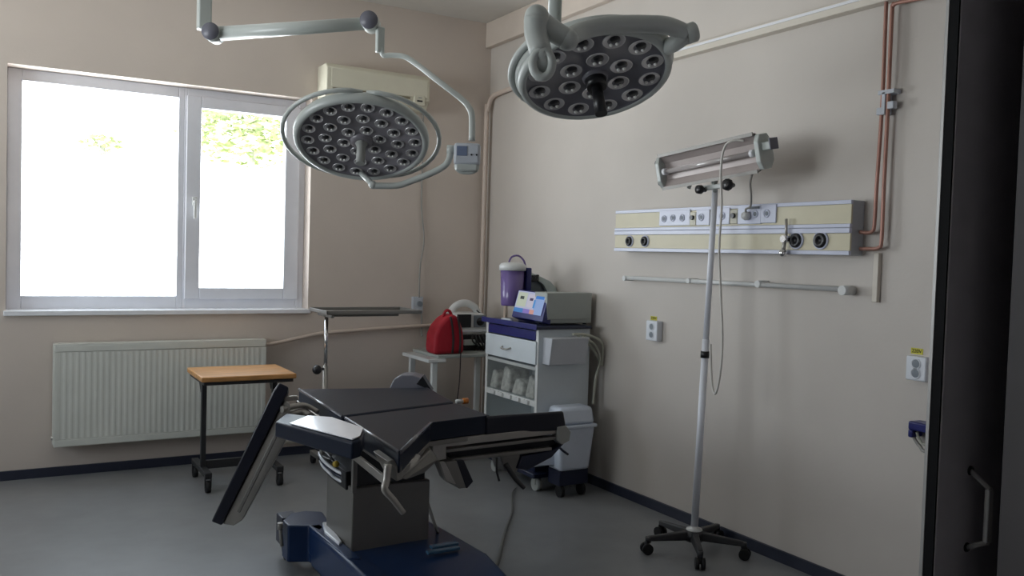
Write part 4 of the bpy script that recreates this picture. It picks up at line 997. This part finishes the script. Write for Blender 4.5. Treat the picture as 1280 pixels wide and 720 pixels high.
MB().tube([rp(632, 580, .0), rp(644, 598, -.02), rp(655, 610, -.03)], [.012, .009], M_blackmetal, 12, 3).build('release_lever', M_blackmetal, OT)
MB().tube([rp(621, 572, .0), rp(621, 590, .0), rp(624, 601, .0)], .005, M_blackmetal, 8).build('release_cable', M_blackmetal, OT)
# seat side metal below the notch
f = MB(); n0 = oz(500, 582, ZT - .09); 
sY = onZ(500, 564, ZT)
f.prism([onY(494, 592, sY.y + .06), onY(518, 571, sY.y + .16), onY(524, 574, sY.y + .17), onY(522, 581, sY.y + .16), onY(498, 600, sY.y + .06)], V((.03, .05, 0)), M_steel, .004); f.build('notch_rail', M_steel, OT)
f = MB(); f.prism([onY(500, 598, sY.y + .14), onY(538, 562, sY.y + .33), onY(548, 575, sY.y + .33), onY(530, 592, sY.y + .28), onY(508, 600, sY.y + .16)], V((.02, .06, 0)), M_steeld, .006); f.build('hinge_plate', M_steeld, OT)
f = MB(); f.prism([onY(466, 564, sY.y + .16), onY(484, 577, sY.y + .02), onY(495, 585, sY.y + .0), onY(496, 602, sY.y + .0), onY(484, 594, sY.y + .02)], V((.03, .02, 0)), M_steeld, .003); f.build('corner_bracket', M_steeld, OT)
q = [onY(485, 580, sY.y - .0), onY(483, 600, sY.y - .01), onY(481, 612, sY.y - .02), onY(492, 625, sY.y - .02), onY(504, 641, sY.y - .02)]
MB().tube(q, [.014, .010], M_steel, 14, 4).build('clamp_lever', M_steel, OT)
# small pad hanging below the right section
hy_ = (Rs.y + Re.y) / 2 - .02
def hp_(px, py, dy=0): return onY(px, py, hy_ + dy)
hp0 = MB().prism([hp_(571, 576), hp_(580, 575), hp_(592, 602), (hp_(584, 611)), hp_(582, 609)], V((0, .14, 0)), M_vinyl2, .004).build('support_pad', M_vinyl2, OT)
MB().prism([hp_(557, 578), hp_(571, 576), hp_(583, 610), hp_(574, 611), hp_(568, 605)], V((0, .14, 0)), M_steeld, .003).build('support_plate', M_steeld, OT)
MB().prism([hp_(549, 577), hp_(556, 577), hp_(570, 603), hp_(572, 607), hp_(558, 602)], V((0, .02, 0)), M_steel, .003).build('support_bracket', M_steel, OT)

# column
ZB = .235
c0 = onZ(440, 683, ZB); c1_ = onZ(535, 667, ZB); c2_ = onZ(403, 655, ZB)
cx0, cx1, cyA, cyB = c0.x, c1_.x, (c0.y + c1_.y) / 2, c2_.y
zc = onY(437, 611, cyA).z
MB().box((cx0, cyA, ZB - .03), (cx1, cyB, zc), M_colm, .006).build('column', M_colm, OT)
MB().box((cx0 + .012, cyA + .02, zc - .01), (cx1 - .012, cyB - .012, ZT - .10), M_black, .01).build('column_bellows', M_black, OT)
MB().box((cx0 - .002, cyA - .004, zc - .02), (cx0 + .018, cyA + .016, ZT - .11), M_steeld, .003).build('column_post', M_steeld, OT)
# bright curved cable guards at the left of the column
for i in range(3):
    dz_ = -i * 7
    q = [onX(399 + i, 566 + i * 5, cx0 - .03), onX(402 + i, 573 + i * 5, cx0 - .045), onX(410 + i, 581 + i * 5, cx0 - .04), onX(420, 588 + i * 5, cx0 - .02), onX(430, 593 + i * 5, cx0 + .0)]
    MB().tube(q, .007 if i != 1 else .006, M_sill if i != 1 else M_navyd, 12, 4).build('cable_guard', M_sill, OT)
q = [onX(399, 568, cx0 - .01), onX(400, 584, cx0 - .01), onX(412, 597, cx0 - .01), onX(432, 613, cx0 - .01), onX(432, 590, cx0 - .01), onX(412, 574, cx0 - .01)]
MB().prism(q, V((.05, 0, 0)), M_black, .004).build('guard_shell', M_black, OT)
a = onX(420, 580, cx0 - .05); MB().tube([onX(404, 562, cx0 - .03), onX(412, 571, cx0 - .045), a], .006, M_black, 8).ball(a, .014, M_gold, seg=12).build('adjusting_knob', M_gold, OT)
a = onX(403, 562, cx0 - .03); MB().cyl(a - Z * .02, a + Z * .012, .012, M_steel, 12).build('small_post', M_steel, OT)

# base: blue H shaped cover
zb = .22
f = MB()
body = [V((cx0 - .06, cyB + .02, zb)), V((cx0 - .06, cyA - .30, zb)), V((cx0 + .1, cyA - .62, zb - .03)), V((cx1 + .10, cyA - .62, zb - .03)), V((cx1 + .14, cyA - .25, zb)), V((cx1 + .10, cyB + .05, zb))]
f.prism([V((p_.x, p_.y, .05)) for p_ in body], None, M_navy, .02, top=[V((p_.x + (-.0), p_.y, p_.z)) for p_ in body]); f.build('base_cover', M_navy, OT)
pr = [oz(353, 650, zb), oz(364, 641, zb), oz(382, 638, zb), oz(403, 639, zb), oz(412, 652, zb), oz(400, 664, zb), oz(386, 657, zb), oz(360, 657, zb)]
f = MB(); f.prism([V((p_.x, p_.y, .06)) for p_ in pr], None, M_navy, .008, top=[V((p_.x, p_.y, zb)) for p_ in pr]); f.build('base_arm_cover', M_navy, OT)
r0 = oz(386, 657, zb); r1 = oz(436, 699, zb)
f = MB(); f.prism([V((r0.x, r0.y, zb)), V((r1.x, r1.y, zb)), V((r1.x, r1.y, .08)), V((r0.x, r0.y, .10))], V((.05, 0.0, 0)), M_navy, .006); f.build('base_side', M_navy, OT)
f = MB(); f.prism([oz(403, 652, zb + .01), oz(410, 652, zb + .01), oz(428, 676, zb + .01), oz(424, 679, zb + .01), oz(406, 664, zb + .01)], V((0, 0, -.06)), M_sill, .006); f.build('base_ledge', M_sill, OT)
# casters
def caster(p, nm='castor', r=.05):
    f = MB(); wc = V((p.x, p.y, r)); f.cyl(wc - X * .016, wc + X * .016, r, M_rubber, 24); f.cyl(wc - X * .018, wc + X * .018, r * .45, M_grey, 16); o = f.build(nm, M_rubber, OT); return o
cw = onZ(360, 699, 0); caster(V((cw.x, cw.y, 0)))
f = MB(); p_ = oz(352, 658, zb - .02); f.box((cw.x - .03, cw.y + .0, .06), (cw.x + .05, cw.y + .10, zb - .03), M_navyd, .006); f.build('castor_fork', M_navyd, OT)
f = MB(); pq = PD(350, 657, (r0 - EYE).dot(CW)); f.cyl(pq - Z * .015, pq + Z * .012, .012, M_steel, 12); f.tube([pq, pq - Z * .09 + X * .01], .008, M_steel, 10); f.build('brake_post', M_steel, OT)
caster(V((cx1 + .02, cyB - .02, 0))); caster(V((cx1 + .08, cyA - .5, 0))); caster(V((cx0 + .05, cyA - .5, 0)))
MB().box((cx1 - .05, cyA - .14, zb), (cx1 + .07, cyA - .11, zb + .012), mat('pale_blue_plate', (.05, .13, .22), .25), .003).box((cx1 - .09, cyA - .19, zb), (cx1 + .05, cyA - .165, zb + .012), mat('pale_blue_plate', (.05, .13, .22), .25), .003).build('base_lever', None, OT)

# left hanging leg section
dL = 3.62
def lp_(px, py, dd_=0): return PD(px, py, dL + dd_)
wv = (ray(308, 567).normalized() * .24 + CR * .012)
f = MB(); f.prism([lp_(341, 489), lp_(349, 478), lp_(361, 484), lp_(359, 492), lp_(277, 657), lp_(264, 652)], wv, M_vinyl2, .007); f.build('leg_pad', M_vinyl2, OT)
f = MB(); f.prism([lp_(356, 500, .01), lp_(363, 505, .01), lp_(360, 545, .01), lp_(303, 650, .01), lp_(292, 657, .01), lp_(279, 655, .01)], wv * .85, M_steel, .004); f.build('leg_plate', M_steel, OT)
f = MB(); f.bar(lp_(352, 530, -.012), lp_(298, 640, -.012), .014, .01, CW, M_steeld, .002); f.build('leg_rail', M_steeld, OT)
f = MB(); f.bar(lp_(357, 535, .1), lp_(305, 625, .22), .02, .02, CW, M_blackmetal, .003); f.build('leg_strut', M_blackmetal, OT)
# clamp group by the arm board
hub_ = lp_(358, 512, .02)
f = MB(); f.tube([lp_(352, 512, 0), lp_(366, 508, .05), lp_(382, 507, .12), lp_(398, 515, .12)], [.014, .010], M_steel, 12, 4); f.build('clamp_arm', M_steel, OT)
f = MB(); f.ball(lp_(356, 512, .06), .013, M_orange, seg=12); f.build('clamp_knob', M_orange, OT)
f = MB(); f.bar(lp_(350, 499, .1), lp_(372, 497, .14), .02, .02, Z, M_steel, .004); f.build('clamp_block', M_steel, OT)
f = MB(); f.tube([lp_(371, 503, .15), lp_(385, 512, .13), lp_(402, 524, .1)], .009, M_chrome, 12, 3); f.build('clamp_rod', M_chrome, OT)
f = MB(); f.tube([lp_(350, 522, .05), lp_(362, 518, .05), lp_(376, 515, .1), lp_(386, 520, .1)], [.012, .017], M_steel, 12, 4); f.build('clamp_arm', M_steel, OT)
# arm board
zA = .745
P0 = oz(343, 526, zA); P1 = oz(458, 541, zA + .0); 
pn = V((-.17, 0, 1)).normalized(); pp0 = onZ(344, 527, zA)
def onP(px, py, lift=0):
    d = ray(px, py); q_ = pp0 + pn * lift; return EYE + d * ((q_ - EYE).dot(pn) / d.dot(pn))
ab = [onP(344, 527), onP(440, 553), onP(452, 549), onP(456, 538), onP(383, 519), onP(358, 516)]
f = MB(); f.prism(ab, V((0, 0, -.06)), M_vinyl, .008); f.build('arm_board_pad', M_vinyl, OT)
f = MB(); f.prism([V((p_.x, p_.y, p_.z)) for p_ in [onZ(352, 533, zA - .075), onZ(436, 557, zA - .075), onZ(446, 545, zA - .075), onZ(376, 524, zA - .075)]], V((0, 0, -.015)), M_steeld, .003); f.build('arm_board_plate', M_steeld, OT)
sh = [onP(x_, y_, .003) for x_, y_ in ((362, 530), (385, 520.5), (415, 522.5), (454, 536), (450, 546), (440, 550), (405, 541))]
f = MB(); f.prism([p_ + Z * .004 for p_ in sh], V((0, 0, -.004)), M_glare, .0008); o = f.build('glare_patch', M_glare); tag(o, 'bright white patch of painted window glare on the narrow arm board of the operating table', 'glare')  # thin white layer standing for the window's reflection in the vinyl

# cords on the floor
def floorline(px, z=.008): return [onZ(a_, b_, z) for a_, b_ in px]
q = [rp(650, 600, .0)] + floorline([(640, 618), (640, 640), (632, 662), (625, 690), (617, 719), (612, 735)])
q[0] = onZ(645, 610, .012)
f = MB(); o = f.tube(q, [.004, .013], M_cord, 10, 5).build('floor_cable', mat('floor_cable_grey', (.12, .12, .115), .5)); o.data.materials[0] = mat('floor_cable_grey', (.12, .12, .115), .5); tag(o, 'grey cable lying across the floor right of the operating table base', 'cable')
q = [V((cx1 + .008, cyA + .1, .42)), onX(545, 660, cx1 + .03), *floorline([(552, 672), (560, 690), (575, 706)], .03)]
o = MB().tube(q, .007, M_cord, 10, 5).build('supply_hose', M_cord); tag(o, 'thin grey hose running from the table column to the black foot pedal', 'hose')
# foot pedal
fp = onZ(580, 716, .0); FP = empty('foot_pedal', (fp.x, fp.y, 0)); tag(FP, 'black foot pedal on the floor at the right of the table base', 'foot pedal')
MB().box((fp.x - .09, fp.y - .16, 0), (fp.x + .05, fp.y + .12, .03), M_black, .008).build('pedal_base', M_black, FP)
MB().hexa([V((fp.x - .075, fp.y - .12, .03)), V((fp.x + .035, fp.y - .12, .03)), V((fp.x + .035, fp.y + .09, .03)), V((fp.x - .075, fp.y + .09, .03)), V((fp.x - .07, fp.y - .11, .045)), V((fp.x + .03, fp.y - .11, .045)), V((fp.x + .03, fp.y + .08, .075)), V((fp.x - .07, fp.y + .08, .075))], M_blackmetal, .006).build('pedal_plate', M_blackmetal, FP)
q = floorline([(600, 717), (618, 719), (640, 735)], .006); o = MB().tube(q, .005, M_black, 8, 4).build('pedal_cord', M_black, FP)

# ================================================================= LIGHT
wd_ = bpy.data.worlds.new('daylight'); sc.world = wd_; wd_.use_nodes = True
bg = wd_.node_tree.nodes['Background']; bg.inputs[0].default_value = (.93, .97, 1.0, 1); bg.inputs[1].default_value = 1.0
nt = wd_.node_tree; tcw = nt.nodes.new('ShaderNodeTexCoord'); sx = nt.nodes.new('ShaderNodeSeparateXYZ'); rmp = nt.nodes.new('ShaderNodeValToRGB'); mr = nt.nodes.new('ShaderNodeMapRange')
nt.links.new(tcw.outputs['Generated'], sx.inputs[0]); nt.links.new(sx.outputs['Z'], mr.inputs['Value']); mr.inputs['From Min'].default_value = -.3; mr.inputs['From Max'].default_value = .3
mxw = nt.nodes.new('ShaderNodeMix'); mxw.data_type = 'RGBA'; mxw.clamp_factor = True
mxw.inputs[6].default_value = (14.2, 14.4, 14.5, 1); mxw.inputs[7].default_value = (3.8, 4.15, 4.55, 1)      # unseen sunlit ground, made brighter than the hazy sky to lift upper walls
nt.links.new(mr.outputs[0], mxw.inputs[0]); nt.links.new(mxw.outputs[2], bg.inputs[0])
la = bpy.data.lights.new('window_daylight', 'AREA'); la.shape = 'RECTANGLE'; la.size = wx1 - wx0; la.size_y = wz1 - wz0
lo = bpy.data.objects.new('window_daylight', la); COL.objects.link(lo); lo.location = ((wx0 + wx1) / 2, BY + WD + .02, (wz0 + wz1) / 2); lo.rotation_euler = (-PI / 2, 0, 0)
la.cycles.is_portal = True
lb_ = bpy.data.lights.new('added_window_daylight', 'AREA'); lb_.shape = 'RECTANGLE'; lb_.size = LW[3] - LW[2]; lb_.size_y = LW[1] - LW[0]  # portal of the added left window
lo2 = bpy.data.objects.new('added_window_daylight', lb_); COL.objects.link(lo2); lo2.location = (LX - .13, (LW[0] + LW[1]) / 2, (LW[2] + LW[3]) / 2); lo2.rotation_euler = (0, -PI / 2, 0)
lb_.cycles.is_portal = True
sc.cycles.use_denoising = True
sc.cycles.max_bounces = 10; sc.cycles.diffuse_bounces = 6; sc.cycles.transparent_max_bounces = 12
sc.cycles.caustics_reflective = False; sc.cycles.caustics_refractive = False
sc.cycles.sample_clamp_indirect = 4
sc.view_settings.view_transform = 'Standard'; sc.view_settings.look = 'None'; sc.view_settings.gamma = 1; sc.view_settings.use_curve_mapping = False
sc.view_settings.exposure = 0.0
